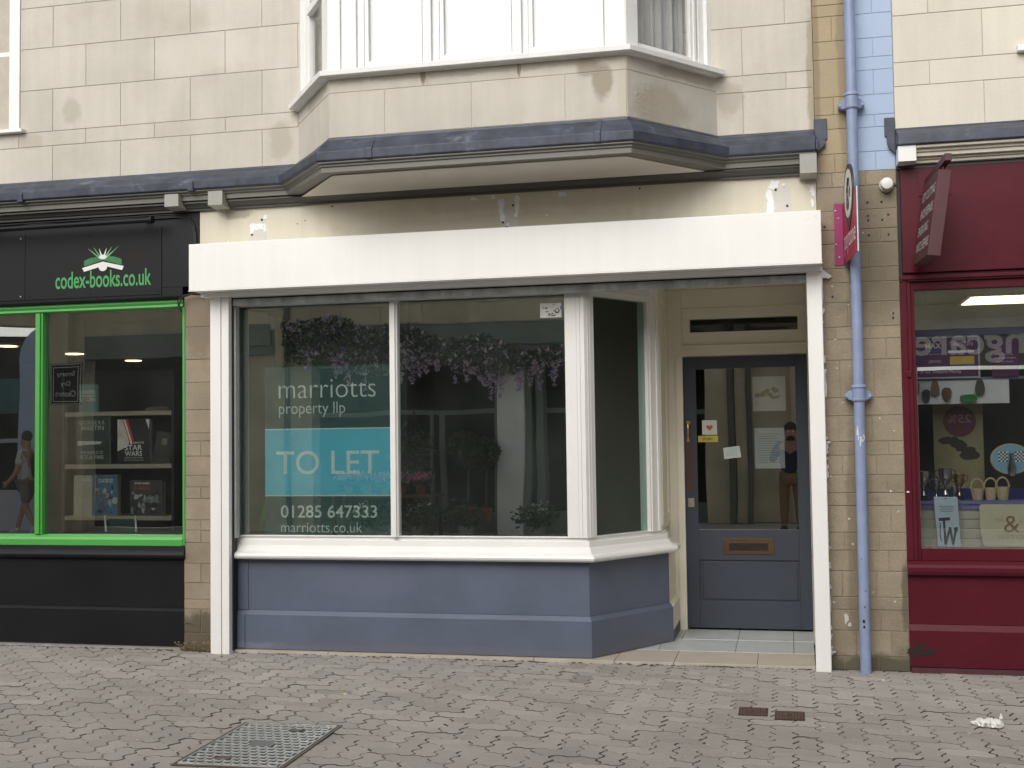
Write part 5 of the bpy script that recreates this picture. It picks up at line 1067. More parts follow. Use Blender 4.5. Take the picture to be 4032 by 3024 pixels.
m = MB(); m.prism([(a, 0.17, b) for a, b in P], (0, -0.012, 0)); m.build('plate', M('cream_plaque', (0.60, 0.56, 0.40), 0.45, 0.04, 5), T, bevel=0.003)
GP = M('gold_brown_print', (0.25, 0.17, 0.08), 0.5, 0.05, 9); GPL = M('pale_gold_print', (0.42, 0.36, 0.22), 0.5, 0.05, 9)
for t, a, b, wd, ht, mt in (('&', 1.325, 0.868, 0.095, 0.105, GP), ('MR', 1.275, 0.935, 0.055, 0.022, GPL), ('MRS', 1.425, 0.925, 0.08, 0.024, GPL), ('SEFTON', 1.285, 0.826, 0.19, 0.026, GPL)):
    m = MB(); put_text(m, t, (a, 0.1574, b), X, Z, wd, ht); m.build('lettering', mt, T)
# hanging sign of the cobbler
HS = thing('hanging_sign', 'faded maroon box sign with four lines of dusty white lettering hanging from a bar', 'sign', (0.92, -0.3, 2.55))
m = MB(); m.box(0.845, 1.045, -0.036, -0.0305, 3.02, 3.172); m.build('wall_plate', MAROON, HS, bevel=0.001)
m = MB(); pv, qv = Vector((0.905, -0.036, 3.10)), Vector((0.955, -0.64, 3.13)); t = (qv-pv).normalized(); sx_ = Vector((1, 0, 0)); sx_ = (sx_-t*sx_.dot(t)).normalized(); sz_ = t.cross(sx_)
m.obox((pv+qv)/2, t, sx_, sz_, (qv-pv).length/2, 0.020, 0.022); m.build('bar', MAROOND, HS, bevel=0.002)
# the box leans a little: bottom swings to the left
a0, b0 = Vector((0.872, -0.10, 3.075)), Vector((0.905, -0.60, 3.070)); tl = (b0-a0).normalized(); dn = Vector((-0.155, 0.0, -1)).normalized(); nl = tl.cross(dn).normalized()
if nl.x > 0: nl = -nl
HH = 0.515; TH = 0.075; LL = (b0-a0).length
def hs(u, v, o=0.0): return a0+tl*u+dn*v+nl*o
m = MB(); P = [hs(0, 0), hs(LL, 0), hs(LL, HH), hs(0, HH)]; m.prism(P, -nl*TH); m.build('box', MAROOND, HS, bevel=0.003)
for k, (t, v) in enumerate((('KEY CUTTING', 0.13), ('SHOE REPAIRS', 0.24), ('ENGRAVING', 0.345), ('WATCH REPAIRS', 0.45))):
    m = MB(); put_text(m, t, hs(0.05, v, 0.0012), tl, -dn, (0.42, 0.42, 0.33, 0.42)[k], 0.062, 0.02); m.build('lettering', LETD, HS)
for u in (0.06, LL-0.06):
    m = MB(); m.tube([hs(u, 0.002, -TH/2), hs(u, 0.002, -TH/2)+Vector((0, 0, 0.03))], 0.006, 8); m.build('hanger', MAROOND, HS)

# ------------------------------------------------------------------ things on the ground
MC = thing('manhole_cover', 'worn rectangular iron manhole cover with a raised tread pattern in the paving', 'manhole cover', (-2.6, -2.42, 0))
ctr = Vector((-2.590, -2.420, 0)); ex_ = Vector((math.cos(R_(2.0)), math.sin(R_(2.0)), 0)); ey_ = Vector((-ex_.y, ex_.x, 0)); HX, HY = 0.258, 0.412
def mc(a, b, z=0.0): return ctr+ex_*a+ey_*b+Vector((0, 0, z))
def slab(m, a0_, a1_, b0_, b1_, z0_, z1_): m.prism([mc(a0_, b0_, z0_), mc(a1_, b0_, z0_), mc(a1_, b1_, z0_), mc(a0_, b1_, z0_)], (0, 0, z1_-z0_))
m = MB(); t = 0.016
slab(m, -HX-t, -HX, -HY-t, HY+t, -0.02, 0.0065); slab(m, HX, HX+t, -HY-t, HY+t, -0.02, 0.0065); slab(m, -HX, HX, HY, HY+t, -0.02, 0.0065); slab(m, -HX, HX, -HY-t, -HY, -0.02, 0.0065); m.build('frame', M('rusty_frame', (0.10, 0.075, 0.06), 0.6, 0.25, 20, metal=0.2), MC, bevel=0.001)
m = MB(); slab(m, -HX+0.003, HX-0.003, -HY+0.003, HY-0.003, -0.02, 0.0035); m.build('plate', IROND, MC)
m = MB(); NX, NY = 11, 16; px, py = (2*HX-0.02)/NX, (2*HY-0.02)/NY
for i in range(NX):
    for j in range(NY):
        cx = -HX+0.01+px*(i+0.5); cy = -HY+0.01+py*(j+0.5); off = px*0.25*(1 if j % 2 else -1); cx = max(-HX+0.03, min(HX-0.03, cx+off))
        if abs(cx) < 0.075 and abs(cy) < 0.075: continue
        if (abs(cx-0.07) < 0.045 and abs(cy-0.29) < 0.032) or (abs(cx+0.07) < 0.045 and abs(cy+0.29) < 0.032): continue
        slab(m, cx-0.020, cx+0.019, cy-0.017, cy-0.007, 0.0035, 0.0095); slab(m, cx+0.010, cx+0.0188, cy-0.0071, cy+0.019, 0.0035, 0.0094); slab(m, cx-0.020, cx-0.012, cy-0.0071, cy+0.004, 0.0035, 0.0093)
slab(m, -HX+0.004, -HX+0.010, -HY+0.01, HY-0.01, 0.0035, 0.0085); slab(m, HX-0.010, HX-0.004, -HY+0.01, HY-0.01, 0.0035, 0.0085); slab(m, -HX+0.012, HX-0.012, HY-0.011, HY-0.005, 0.0035, 0.0086); slab(m, -HX+0.012, HX-0.012, -HY+0.005, -HY+0.011, 0.0035, 0.0086)
m.build('tread', IRON, MC, bevel=0.0012, seg=1)
m = MB(); slab(m, -0.07, 0.07, -0.07, 0.07, 0.0035, 0.0075); m.build('badge_plate', M('dark_worn_plate', (0.07, 0.072, 0.078), 0.45, 0.4, 40, metal=0.3), MC)
for a, b in ((0.07, 0.29), (-0.07, -0.29)): m = MB(); m.lathe([(0.036, 0.0), (0.036, 0.006), (0.030, 0.0065), (0.026, 0.003)], mc(a, b, 0.0032), n=18); m.build('key_hole', M('rusty_keyhole', (0.12, 0.10, 0.085), 0.6, 0.3, 40), MC)
for i, (x, y, lab) in enumerate(((-0.222, -1.297, 'left hand rusty ribbed stop tap cover set in the paving'), (-0.028, -1.358, 'right hand rusty ribbed stop tap cover set in the paving'))):
    if i == 0:
        T = thing('stop_tap_cover', lab, 'access cover', (x, y, 0), 'pair of rusty covers in the paving')
        m = MB(); m.box(x-0.078, x+0.078, y-0.10, y+0.10, -0.02, 0.0035); m.build('frame', M('rust_dark', (0.05, 0.03, 0.024), 0.8, 0.3, 40), T)
        m = MB()
        for k in range(9): m.box(x-0.070+0.0158*k, x-0.0572+0.0158*k, y-0.092, y+0.092, 0.0037, 0.0067)
        m.build('ribbed_lid', RUST, T, bevel=0.001)
        m = MB(); m.box(x-0.008, x+0.008, y-0.02, y+0.02, 0.0068, 0.0075); m.build('lifting_slot', RUB, T); C0 = T
    else: dup(C0, (x, y, 0), lab)
# crumpled white bag
rb = random.Random(17); m = MB(); n1, n2 = 18, 9; vs = []
for i in range(n1+1):
    t = i/n1; prof = (0.006, 0.014, 0.012, 0.022, 0.034, 0.04, 0.042, 0.04, 0.038, 0.040, 0.044, 0.046, 0.044, 0.042, 0.046, 0.048, 0.04, 0.026, 0.008)[i]
    for k in range(n2):
        a = 2*math.pi*k/n2; r = prof*(1+rb.uniform(-0.28, 0.28))
        r *= 0.8; vs.append((0.955+0.155*(t-0.5), -1.437-0.03*(t-0.5)+r*1.15*math.cos(a), max(0.002, 0.018+r*0.75*math.sin(a))))
m.add(vs, [(i*n2+k, i*n2+(k+1) % n2, (i+1)*n2+(k+1) % n2, (i+1)*n2+k) for i in range(n1) for k in range(n2)]+[list(range(n2)), list(range(n1*n2, n1*n2+n2))])
m.prism([(1.015, -1.43, 0.04), (1.022, -1.428, 0.07), (1.03, -1.432, 0.045)], (0.004, 0.004, 0))
tag(m.build('paper_bag', M('white_crumpled_paper', (0.80, 0.79, 0.75), 0.7, 0.04, 30, bump=0.5, bscale=60), loc=(0.955, -1.437, 0)), 'crumpled white paper bag lying on the paving in front of the maroon shop', 'litter')
def butt(lab, x, y, ang, ash=True):
    T = thing('cigarette_end', lab, 'cigarette end', (x, y, 0.003)); d = Vector((math.cos(ang), math.sin(ang), 0)); c = Vector((x, y, 0.006))
    m = MB(); m.tube([c-d*0.018, c+d*0.012], 0.004, 8); m.build('filter', M('filter_tan', (0.55, 0.36, 0.17), 0.8, 0.1, 30), T)
    m = MB(); m.tube([c+d*0.0121, c+d*0.028], 0.0041, 8); m.build('white_end', LETW, T); return T
butt('tan cigarette end with a white tip beside the drainpipe foot', 0.508, -0.335, 0.15); butt('cigarette end lying left of centre on the open paving', -2.62, -1.25, 0.05)
# small pale scraps trodden on the paving
m = MB(); rg = random.Random(31)
for k in range(620):
    x, y = rg.uniform(-6, 1.5), -rg.uniform(0.05, 3.4); r = rg.choice((0.002, 0.003, 0.004, 0.006))*rg.uniform(0.8, 1.4)*(1.0 if y > -2 else 0.75)
    m.prism([(x+r*rg.uniform(0.6, 1.3)*math.cos(a), y+r*rg.uniform(0.6, 1.3)*math.sin(a), 0.0035) for a in [k2*1.0472 for k2 in range(6)]], (0, 0, 0.0008))
o = m.build('paving_specks', M('pale_specks', (0.62, 0.60, 0.56), 0.8, 0.1, 30)); o['kind'] = 'stuff'; tag(o, 'small pale gum spots and grit specks trodden into the paving', 'grit')
for i, (x, y, w_, h_) in enumerate(((-2.05, -0.22, 0.07, 0.02), (-0.62, -0.30, 0.09, 0.04), (-0.40, -0.62, 0.045, 0.035), (0.21, -0.27, 0.03, 0.025), (0.225, -0.50, 0.028, 0.022), (-3.2, -0.45, 0.06, 0.02), (-3.0, -0.12, 0.05, 0.018))):
    m = MB(); m.prism([(x+w_/2*rg.uniform(0.7, 1.2)*math.cos(a), y+h_/2*rg.uniform(0.7, 1.2)*math.sin(a)*2, 0.0036) for a in [k2*0.6283 for k2 in range(10)]], (0, 0, 0.0008))
    tag(m.build('gum_patch', M('gum_patch', (0.42, 0.41, 0.39), 0.8, 0.15, 40) if i == 0 else bpy.data.materials['gum_patch'], loc=(x, y, 0)), 'flat pale trodden patch on the paving near the shop fronts', 'stain', 'pale patches on the paving')
# dry weeds at the foot of the narrow pier and moss under the kerb
m = MB(); rw = random.Random(41)
for k in range(85):
    b0 = Vector((rw.uniform(-4.33, -4.07), rw.uniform(-0.05, -0.005), 0)); a = rw.uniform(-1.1, 1.1); Lw = rw.uniform(0.02, 0.085)
    p1 = b0+Vector((math.sin(a)*Lw*0.5, rw.uniform(-0.02, 0.0), Lw*0.6)); p2 = p1+Vector((math.sin(a*1.6)*Lw*0.6, rw.uniform(-0.02, 0.01), Lw*rw.uniform(0.0, 0.4)))
    m.tube([b0, p1, p2], [0.0018, 0.0014, 0.0006], 4)
    if k % 3 == 0: m.prism([p2, p2+Vector((0.012, 0, 0.004)), p2+Vector((0.016, -0.004, -0.003)), p2+Vector((0.004, -0.003, -0.006))], (0, 0.001, 0))
m.tube([(-4.10, -0.015, 0.03), (-4.13, -0.01, 0.10), (-4.18, -0.008, 0.15), (-4.22, -0.006, 0.19), (-4.29, -0.004, 0.21), (-4.32, -0.004, 0.20)], 0.0022, 5)
tag(m.build('dry_weeds', M('dry_weed', (0.20, 0.15, 0.075), 0.9, 0.3, 40), loc=(-4.2, -0.02, 0)), 'dry brown weeds growing at the foot of the narrow stone pier', 'weeds')
m = MB()
for k in range(260):
    x = rw.gauss(-0.49, 0.09); y = rw.uniform(-0.045, -0.024); r = rw.uniform(0.003, 0.008); a = rw.uniform(0, 6.28)
    m.add([(x, y, 0.0), (x+r*math.cos(a), y+r*0.5*math.sin(a), r*1.2), (x+r*math.cos(a+0.9), y+r*0.5*math.sin(a+0.9), r*0.7)], [(0, 1, 2)])
o = tag(m.build('moss', M('moss', (0.075, 0.085, 0.025), 0.9, 0.3, 60), loc=(-0.49, -0.03, 0)), 'thin strip of moss and grass under the tan kerb tiles', 'moss'); o['kind'] = 'stuff'
m = MB(); rw = random.Random(43)
for k in range(420):
    x = rw.uniform(-7, 2.6); 
    if -0.7 < x < 0.1 and False: continue
    yb = -0.026 if -3.9 < x < 0.13 else (-0.105 if False else 0.0); y = yb-abs(rw.gauss(0, 0.022)); r = rw.uniform(0.004, 0.016)
    m.prism([(x+r*rw.uniform(0.5, 1.3)*math.cos(a), y+r*0.6*rw.uniform(0.5, 1.3)*math.sin(a), 0.002) for a in [q_*1.2566 for q_ in range(5)]], (0, 0, rw.uniform(0.001, 0.004)))
o = tag(m.build('swept_dirt', M('swept_dirt', (0.075, 0.065, 0.05), 0.95, 0.3, 40)), 'line of dark swept dirt gathered along the foot of the shop fronts', 'dirt'); o['kind'] = 'stuff'
# ------------------------------------------------------------------ the other side of the street (seen in the glass)
YO = -10.5
OSTONE = M('street_stone', (0.56, 0.50, 0.37), 0.85, 0.2, 1.6, tone=True, fine=0.1)
OWHITE = M('white_pillar_paint', (0.88, 0.90, 0.88), 0.6, 0.08, 3, bump=0.2)
OGREEN = M('sage_paint', (0.17, 0.21, 0.18), 0.5, 0.1, 3); ODARK = M('dark_shop_interior', (0.012, 0.013, 0.012), 0.8, 0.1, 2)
OBLUE = M('sky_blue_render', (0.45, 0.55, 0.78), 0.6, 0.06, 2); OPURP = M('navy_purple_board', (0.045, 0.03, 0.09), 0.5, 0.05, 3)
OB = thing('flower_shop_building', 'stone building across the street with a white pillar and dark flower shop openings', 'building', (-5, YO, 0))
m = MB(); ro = random.Random(51)
for i in range(5):
    z0 = 3.42+0.33*i; js = [0]; 
    while js[-1] < 21: js.append(js[-1]+ro.uniform(0.45, 0.8))
    js[-1] = 21
    blockwall(m, (11, YO), (-1, 0), [(z0, z0+0.33, js)], 0.01, 0.012, 0.005, 0.10, ro)
m.build('stone_wall', OSTONE, OB)
m = MB(); m.box(-10, 11, YO-0.4, YO-0.002, 3.41, 5.1); m.build('wall_backing', ASHJ, OB)
m = MB()
m.box(-8.36, -8.16, YO-0.3, YO+0.02, 0, 3.415); m.box(-8.10, -7.72, YO-0.3, YO+0.04, 0, 3.415); m.box(-1.42, -1.02, YO-0.3, YO+0.03, 0, 3.415); m.box(-0.90, -0.70, YO-0.3, YO+0.03, 0, 3.415); m.box(0.05, 0.6, YO-0.3, YO+0.03, 0, 3.415)
m.each('stone_pilaster', OSTONE, OB)
OPIPE = M('grey_cast_pipe', (0.13, 0.125, 0.115), 0.5, 0.1, 9)
m = MB(); m.tube([(-8.13, YO+0.06, 0), (-8.13, YO+0.06, 5.5)], 0.045, 10); m.tube([(-0.97, YO+0.08, 0), (-0.97, YO+0.08, 5.5)], 0.06, 10); m.tube([(-0.66, YO+0.08, 0), (-0.66, YO+0.08, 5.5)], 0.05, 10); m.each('drainpipe', OPIPE, OB)
m = MB(); m.box(-4.50, -4.09, YO-0.25, YO+0.18, 0, 2.75); m.build('white_pillar', OWHITE, OB)
m = MB(); m.box(-4.56, -4.505, YO-0.25, YO+0.10, 0, 2.75); m.box(-4.085, -3.99, YO-0.25, YO+0.10, 0, 2.75); m.box(-3.93, -3.80, YO-0.3, YO, 0, 2.75)
m.box(-7.72, -3.30, YO-0.2, YO-0.02, 2.75, 3.405); m.box(-5.0, -3.3, YO-0.019, YO+0.03, 3.05, 3.40)
m.box(-7.72, -4.57, YO-0.35, YO-0.30, 1.91, 1.985); m.box(-4.08, -1.43, YO-0.35, YO-0.30, 1.90, 1.98); m.box(-5.78, -5.72, YO-0.35, YO-0.28, 0, 1.91); m.box(-5.60, -5.50, YO-0.35, YO-0.28, 0, 1.91); m.box(-4.66, -4.60, YO-0.35, YO-0.28, 0, 1.91)
m.box(-7.72, -1.43, YO-0.35, YO-0.30, 0, 0.35); m.box(-3.3, -1.43, YO-0.2, YO-0.02, 2.7, 3.405)
m.each('sage_woodwork', OGREEN, OB, margin=0.01)
m = MB(); m.box(-8.85, -8.45, YO+0.0, YO+0.03, 3.15, 3.52); m.build('sage_sign_board', OGREEN, OB)
m = MB(); m.box(-10, 1.6, YO-3.0, YO-2.9, 0, 3.4); m.box(-10, 1.6, YO-3.0, YO-0.4, 3.25, 3.40); m.each('dark_room', ODARK, OB)
m = MB(); m.box(-0.70, 1.75, YO-0.5, YO-0.2, 0, 3.41); m.box(-9.0, -8.36, YO-0.4, YO-0.1, 0, 3.41); m.each('side_wall', OSTONE, OB)
CS = thing('care_shop_building', 'shop across the street with a navy fascia and white lettering, mirrored above the cobbler posters', 'building', (4, YO, 0))
m = MB(); m.box(1.76, 10.9, YO-0.3, YO+0.05, 2.50, 3.05); m.build('fascia', OPURP, CS)
m = MB(); put_text(m, 'hearingcare', (4.55, YO+0.056, 2.66), (-1, 0, 0), Z, 2.72, 0.30, 0.02, keepline='acen'); m.build('lettering', LETW, CS)
m = MB(); m.box(1.76, 10.9, YO-0.3, YO+0.08, 3.06, 3.41); m.build('stone_band', OSTONE, CS)
m = MB(); m.box(1.76, 10.9, YO-1.5, YO-1.4, 0, 2.5); m.build('dark_room', ODARK, CS)
for x in (1.8, 3.4, 5.0): m = MB(); m.box(x, x+0.08, YO-0.2, YO+0.02, 0, 2.5); m.build('window_post', LETW, CS)
DS = thing('blue_arch_building', 'pale blue rendered building across the street with an arched opening, reflected in the book shop', 'building', (-13, YO, 0))
m = MB(); m.box(-12.72, -12.0, YO-0.4, YO-0.05, 0, 4.6); m.box(-12.0, -10.0, YO-0.4, YO-0.07, 3.42, 3.65); m.box(-22, -10.0, YO-0.4, YO-0.06, 3.65, 4.6); m.build('stone_wall', OSTONE, DS)
m = MB(); m.box(-11.995, -8.37, YO-0.35, YO-0.02, 3.0, 3.415); m.build('sage_fascia', OGREEN, DS)
m = MB(); m.box(-13.2, -8.9, YO-1.3, YO-1.2, 0, 3.6); m.build('dark_recess', ODARK, DS)
m = MB(); m.box(-12.62, -12.2, YO-0.05, YO+0.12, 0, 4.0); m.build('stone_pilaster', OSTONE, DS)
m = MB(); m.tube([(-12.72, YO+0.1, 0), (-12.60, YO+0.1, 2.5), (-12.66, YO+0.1, 5)], 0.07, 10); m.build('drainpipe', DARK, DS)
P = [(-12.73, 0), (-12.73, 3.60)]+[(-12.73-0.55*math.sin(a), 3.0+0.62*math.cos(a)) for a in [math.pi/2*k/8 for k in range(9)]]+[(-13.28, 0)]
m = MB(); m.prism([(a, YO-0.3, b) for a, b in P], (0, 0.32, 0)); m.build('blue_jamb', OBLUE, DS)
m = MB(); m.box(-22, -13.29, YO-0.3, YO-0.15, 2.1, 2.72); m.build('teal_awning', M('teal_board', (0.05, 0.16, 0.20), 0.6, 0.2, 5), DS)
m = MB(); m.box(-22, -12.7, YO-2, YO-1.9, 0, 3.65); m.build('dark_room', ODARK, DS)
m = MB(); m.box(-22, -13.29, YO-0.2, YO, 0, 0.75); m.box(-22, -13.29, YO-0.2, YO-0.1, 1.55, 1.62); m.each('white_panel', M('pale_blue_panel', (0.48, 0.52, 0.60), 0.6, 0.05, 3), DS)
HSN = thing('hanging_chalkboard', 'black board with a white border across the street, mirrored in the book shop glass', 'sign', (-11.93, YO+0.6, 2.15))
m = MB(); m.box(-12.22, -11.64, YO+0.55, YO+0.57, 2.18, 2.92); m.build('board', BLACKS, HSN)
m = MB()
for t_ in (0.0, 0.045):
    a, b, c_, d_ = -12.21+t_, -11.65-t_, 2.19+t_, 2.91-t_
    for x0, x1, z0, z1 in ((a, b, c_, c_+0.012), (a, b, d_-0.012, d_), (a, a+0.012, c_, d_), (b-0.012, b, c_, d_)): m.box(x0, x1, YO+0.5702, YO+0.573, z0, z1)
m.build('white_border', LETW, HSN)
m = MB()
for t, z, wd in (('Smarty', 2.68, 0.34), ('Dry', 2.50, 0.18), ('Cleaners', 2.33, 0.38)): put_text(m, t, (-11.93+wd/2, YO+0.5715, z), (-1, 0, 0), Z, wd, 0.11)
m.build('lettering', LETW, HSN)
# planting of the flower shop
def leaves(m, n, samp, size, rnd, cols=1):
    for k in range(n):
        c = Vector(samp()); a = rnd.uniform(0, 6.28); b = rnd.uniform(-1.2, 1.2); s_ = size*rnd.uniform(0.6, 1.4)
        u_ = Vector((math.cos(a)*math.cos(b), math.sin(a)*math.cos(b), math.sin(b))); v_ = u_.cross(Vector((rnd.uniform(-1, 1), rnd.uniform(-1, 1), rnd.uniform(-1, 1)))).normalized()
        m.cm = rnd.randrange(cols); m.add([c-u_*s_, c+v_*s_*0.45, c+u_*s_, c-v_*s_*0.45], [(0, 1, 2, 3)])
LEAF = [M('leaf_dark', (0.03, 0.055, 0.02), 0.5, 0.3, 9), M('leaf_mid', (0.06, 0.11, 0.035), 0.5, 0.3, 9)]
WIST = [M('wisteria_mauve', (0.62, 0.50, 0.68), 0.6, 0.3, 20), M('wisteria_pink', (0.68, 0.56, 0.62), 0.6, 0.3, 20), M('wisteria_violet', (0.46, 0.34, 0.62), 0.6, 0.3, 20)]
rv = random.Random(61)
GAR = thing('flower_garland', 'garland of mauve hanging flowers across the street, reflected in the empty shop window', 'garland', (-5.8, YO+0.2, 2.6))
def gz(x):                                 # top and bottom of the swag along the fascia
    t = (x+8.1)/4.8
    return (3.62-0.75*max(0, min(1, t))**1.1+0.07*math.sin(x*5), 2.72-0.10*t+0.12*math.sin(x*3.1))
def gs():
    x = rv.uniform(-8.05, -3.45); a, b = gz(x); return (x, YO+0.12+rv.uniform(0, 0.3), rv.uniform(b, a))
m = MB(); leaves(m, 3000, gs, 0.06, rv, 2); m.build('foliage', LEAF, GAR)
m = MB(); leaves(m, 1500, gs, 0.045, rv, 3)
for k in range(34):
    x = rv.uniform(-7.9, -3.5); a, b = gz(x); zt = rv.uniform(b, (a+b)/2); Lh = rv.uniform(0.18, 0.5)
    def bs(): 
        h = rv.random(); return (x+rv.gauss(0, 0.05*(1-h)+0.01), YO+0.36+rv.gauss(0, 0.04), zt-h*Lh)
    leaves(m, 60, bs, 0.03, rv, 3)
m.build('blossom', WIST, GAR)
TERR = M('terracotta', (0.32, 0.11, 0.05), 0.8, 0.15, 9)
def standard(lab, x, y, ht, r, potr):
    T = thing('standard_tree', lab, 'potted tree', (x, y, 0), 'clipped trees outside the flower shop')
    m = MB(); m.lathe([(potr*0.7, 0.0), (potr, potr*1.7), (potr*1.12, potr*1.7), (potr*1.12, potr*2.0), (potr*0.95, potr*2.0), (potr*0.9, potr*1.7)], (x, y, 0.25), n=18); m.build('pot', TERR, T)
    m = MB(); m.tube([(x, y, 0.25+potr*1.7), (x+0.02, y, ht-r)], [0.02, 0.014], 8); m.build('trunk', M('bark', (0.12, 0.09, 0.06), 0.9, 0.2, 30), T)
    m = MB()
    def cs():
        while True:
            v = Vector((rv.uniform(-1, 1), rv.uniform(-1, 1), rv.uniform(-1, 1)))
            if 0.35 < v.length < 1: return (x+v.x*r, y+v.y*r, ht+v.z*r)
    leaves(m, 1100, cs, 0.045, rv, 2); m.build('crown', LEAF, T)
standard('round clipped tree in a terracotta pot left of the white pillar across the street', -4.83, YO+0.9, 1.36, 0.28, 0.13); standard('second clipped tree close against the white pillar across the street', -4.62, YO+0.5, 1.30, 0.24, 0.11)
T = thing('hanging_basket', 'trailing green hanging basket under the garland across the street', 'hanging basket', (-5.75, YO+0.7, 1.2))
m = MB()
for s_ in (-0.12, 0.0, 0.12): m.tube([(-5.75+s_, YO+0.7, 1.45), (-5.75, YO+0.7, 1.95)], 0.006, 5)
m.each('chain', DARK, T, margin=0)
m = MB()
def hb_():
    v = Vector((rv.gauss(0, 0.14), rv.gauss(0, 0.12), rv.gauss(0, 0.2))); return (-5.75+v.x, YO+0.7+v.y, 1.22+v.z)
leaves(m, 700, hb_, 0.05, rv, 2); m.build('foliage', LEAF, T)
T = thing('flower_table', 'wooden table of pink flowers outside the flower shop across the street', 'table', (-5.85, YO+0.8, 0))
m = MB(); m.box(-7.0, -5.3, YO+0.55, YO+1.1, 0.66, 0.70); m.build('top', M('old_wood', (0.12, 0.08, 0.05), 0.8, 0.2, 9), T)
for x in (-6.95, -5.38):
    for y in (YO+0.58, YO+1.03): m = MB(); m.box(x, x+0.05, y, y+0.05, 0, 0.66); m.build('leg', bpy.data.materials['old_wood'], T)
PINK = [M('pink_petal', (0.55, 0.16, 0.26), 0.6, 0.2, 20), M('pale_petal', (0.62, 0.32, 0.40), 0.6, 0.2, 20)]
for i in range(5):
    x = -6.75+0.29*i; T = thing('potted_hydrangea', 'pink flowering plant on the table across the street', 'potted plant', (x, YO+0.85, 0.70), 'pink plants on the flower table')
    m = MB(); m.lathe([(0.06, 0), (0.08, 0.12)], (x, YO+0.85, 0.70), n=12); m.build('pot', TERR, T)
    m = MB(); leaves(m, 90, lambda: (x+rv.gauss(0, 0.07), YO+0.85+rv.gauss(0, 0.07), 0.86+rv.gauss(0, 0.03)), 0.05, rv, 2); m.build('foliage', LEAF, T)
    m = MB(); leaves(m, 220, lambda: (x+rv.gauss(0, 0.075), YO+0.9+rv.gauss(0, 0.07), 0.95+rv.gauss(0, 0.03)), 0.028, rv, 2); m.build('flowers', PINK, T)
for i, x in enumerate((-6.4, -5.95, -5.55, -4.85, -3.7)):
    T = thing('potted_shrub', 'low leafy pot plant standing on the ground across the street', 'potted plant', (x, YO+1.0, 0), 'low pots outside the flower shop')
    m = MB(); m.lathe([(0.10, 0), (0.13, 0.2)], (x, YO+1.0, 0), n=12); m.build('pot', M('zinc_pot', (0.3, 0.3, 0.3), 0.5, 0.1, 9) if i == 0 else bpy.data.materials['zinc_pot'], T)
    m = MB(); leaves(m, 350, lambda: (x+rv.gauss(0, 0.13), YO+1.0+rv.gauss(0, 0.12), 0.36+rv.gauss(0, 0.10)), 0.05, rv, 2); m.build('foliage', LEAF, T)
    if i % 2 == 0: m = MB(); leaves(m, 60, lambda: (x+rv.gauss(0, 0.10), YO+1.05+rv.gauss(0, 0.10), 0.46+rv.gauss(0, 0.06)), 0.03, rv); m.build('flowers', LETW, T)

# ------------------------------------------------------------------ people (mirrored in the glass)
SKIN = M('skin', (0.46, 0.26, 0.18), 0.5, 0.06, 12); HAIR = M('brown_hair', (0.05, 0.03, 0.018), 0.7, 0.2, 60)
def skinned(name, verts, edges, radii, root, mat, parent, sub=2):
    me = bpy.data.meshes.new(name); base = WL[parent.name_full]
    me.from_pydata([tuple(Vector(v)-base) for v in verts], edges, []); me.materials.append(mat)
    o = bpy.data.objects.new(name, me); COL.objects.link(o); o.parent = parent; WL[o.name_full] = base
    sk = o.modifiers.new('skin', 'SKIN'); sk.use_smooth_shade = True
    if not me.skin_vertices: me.attributes.new
    for i, r in enumerate(radii): me.skin_vertices[0].data[i].radius = (r, r) if not isinstance(r, tuple) else r; me.skin_vertices[0].data[i].use_root = (i == root)
    s_ = o.modifiers.new('sub', 'SUBSURF'); s_.levels = sub; s_.render_levels = sub
    return o
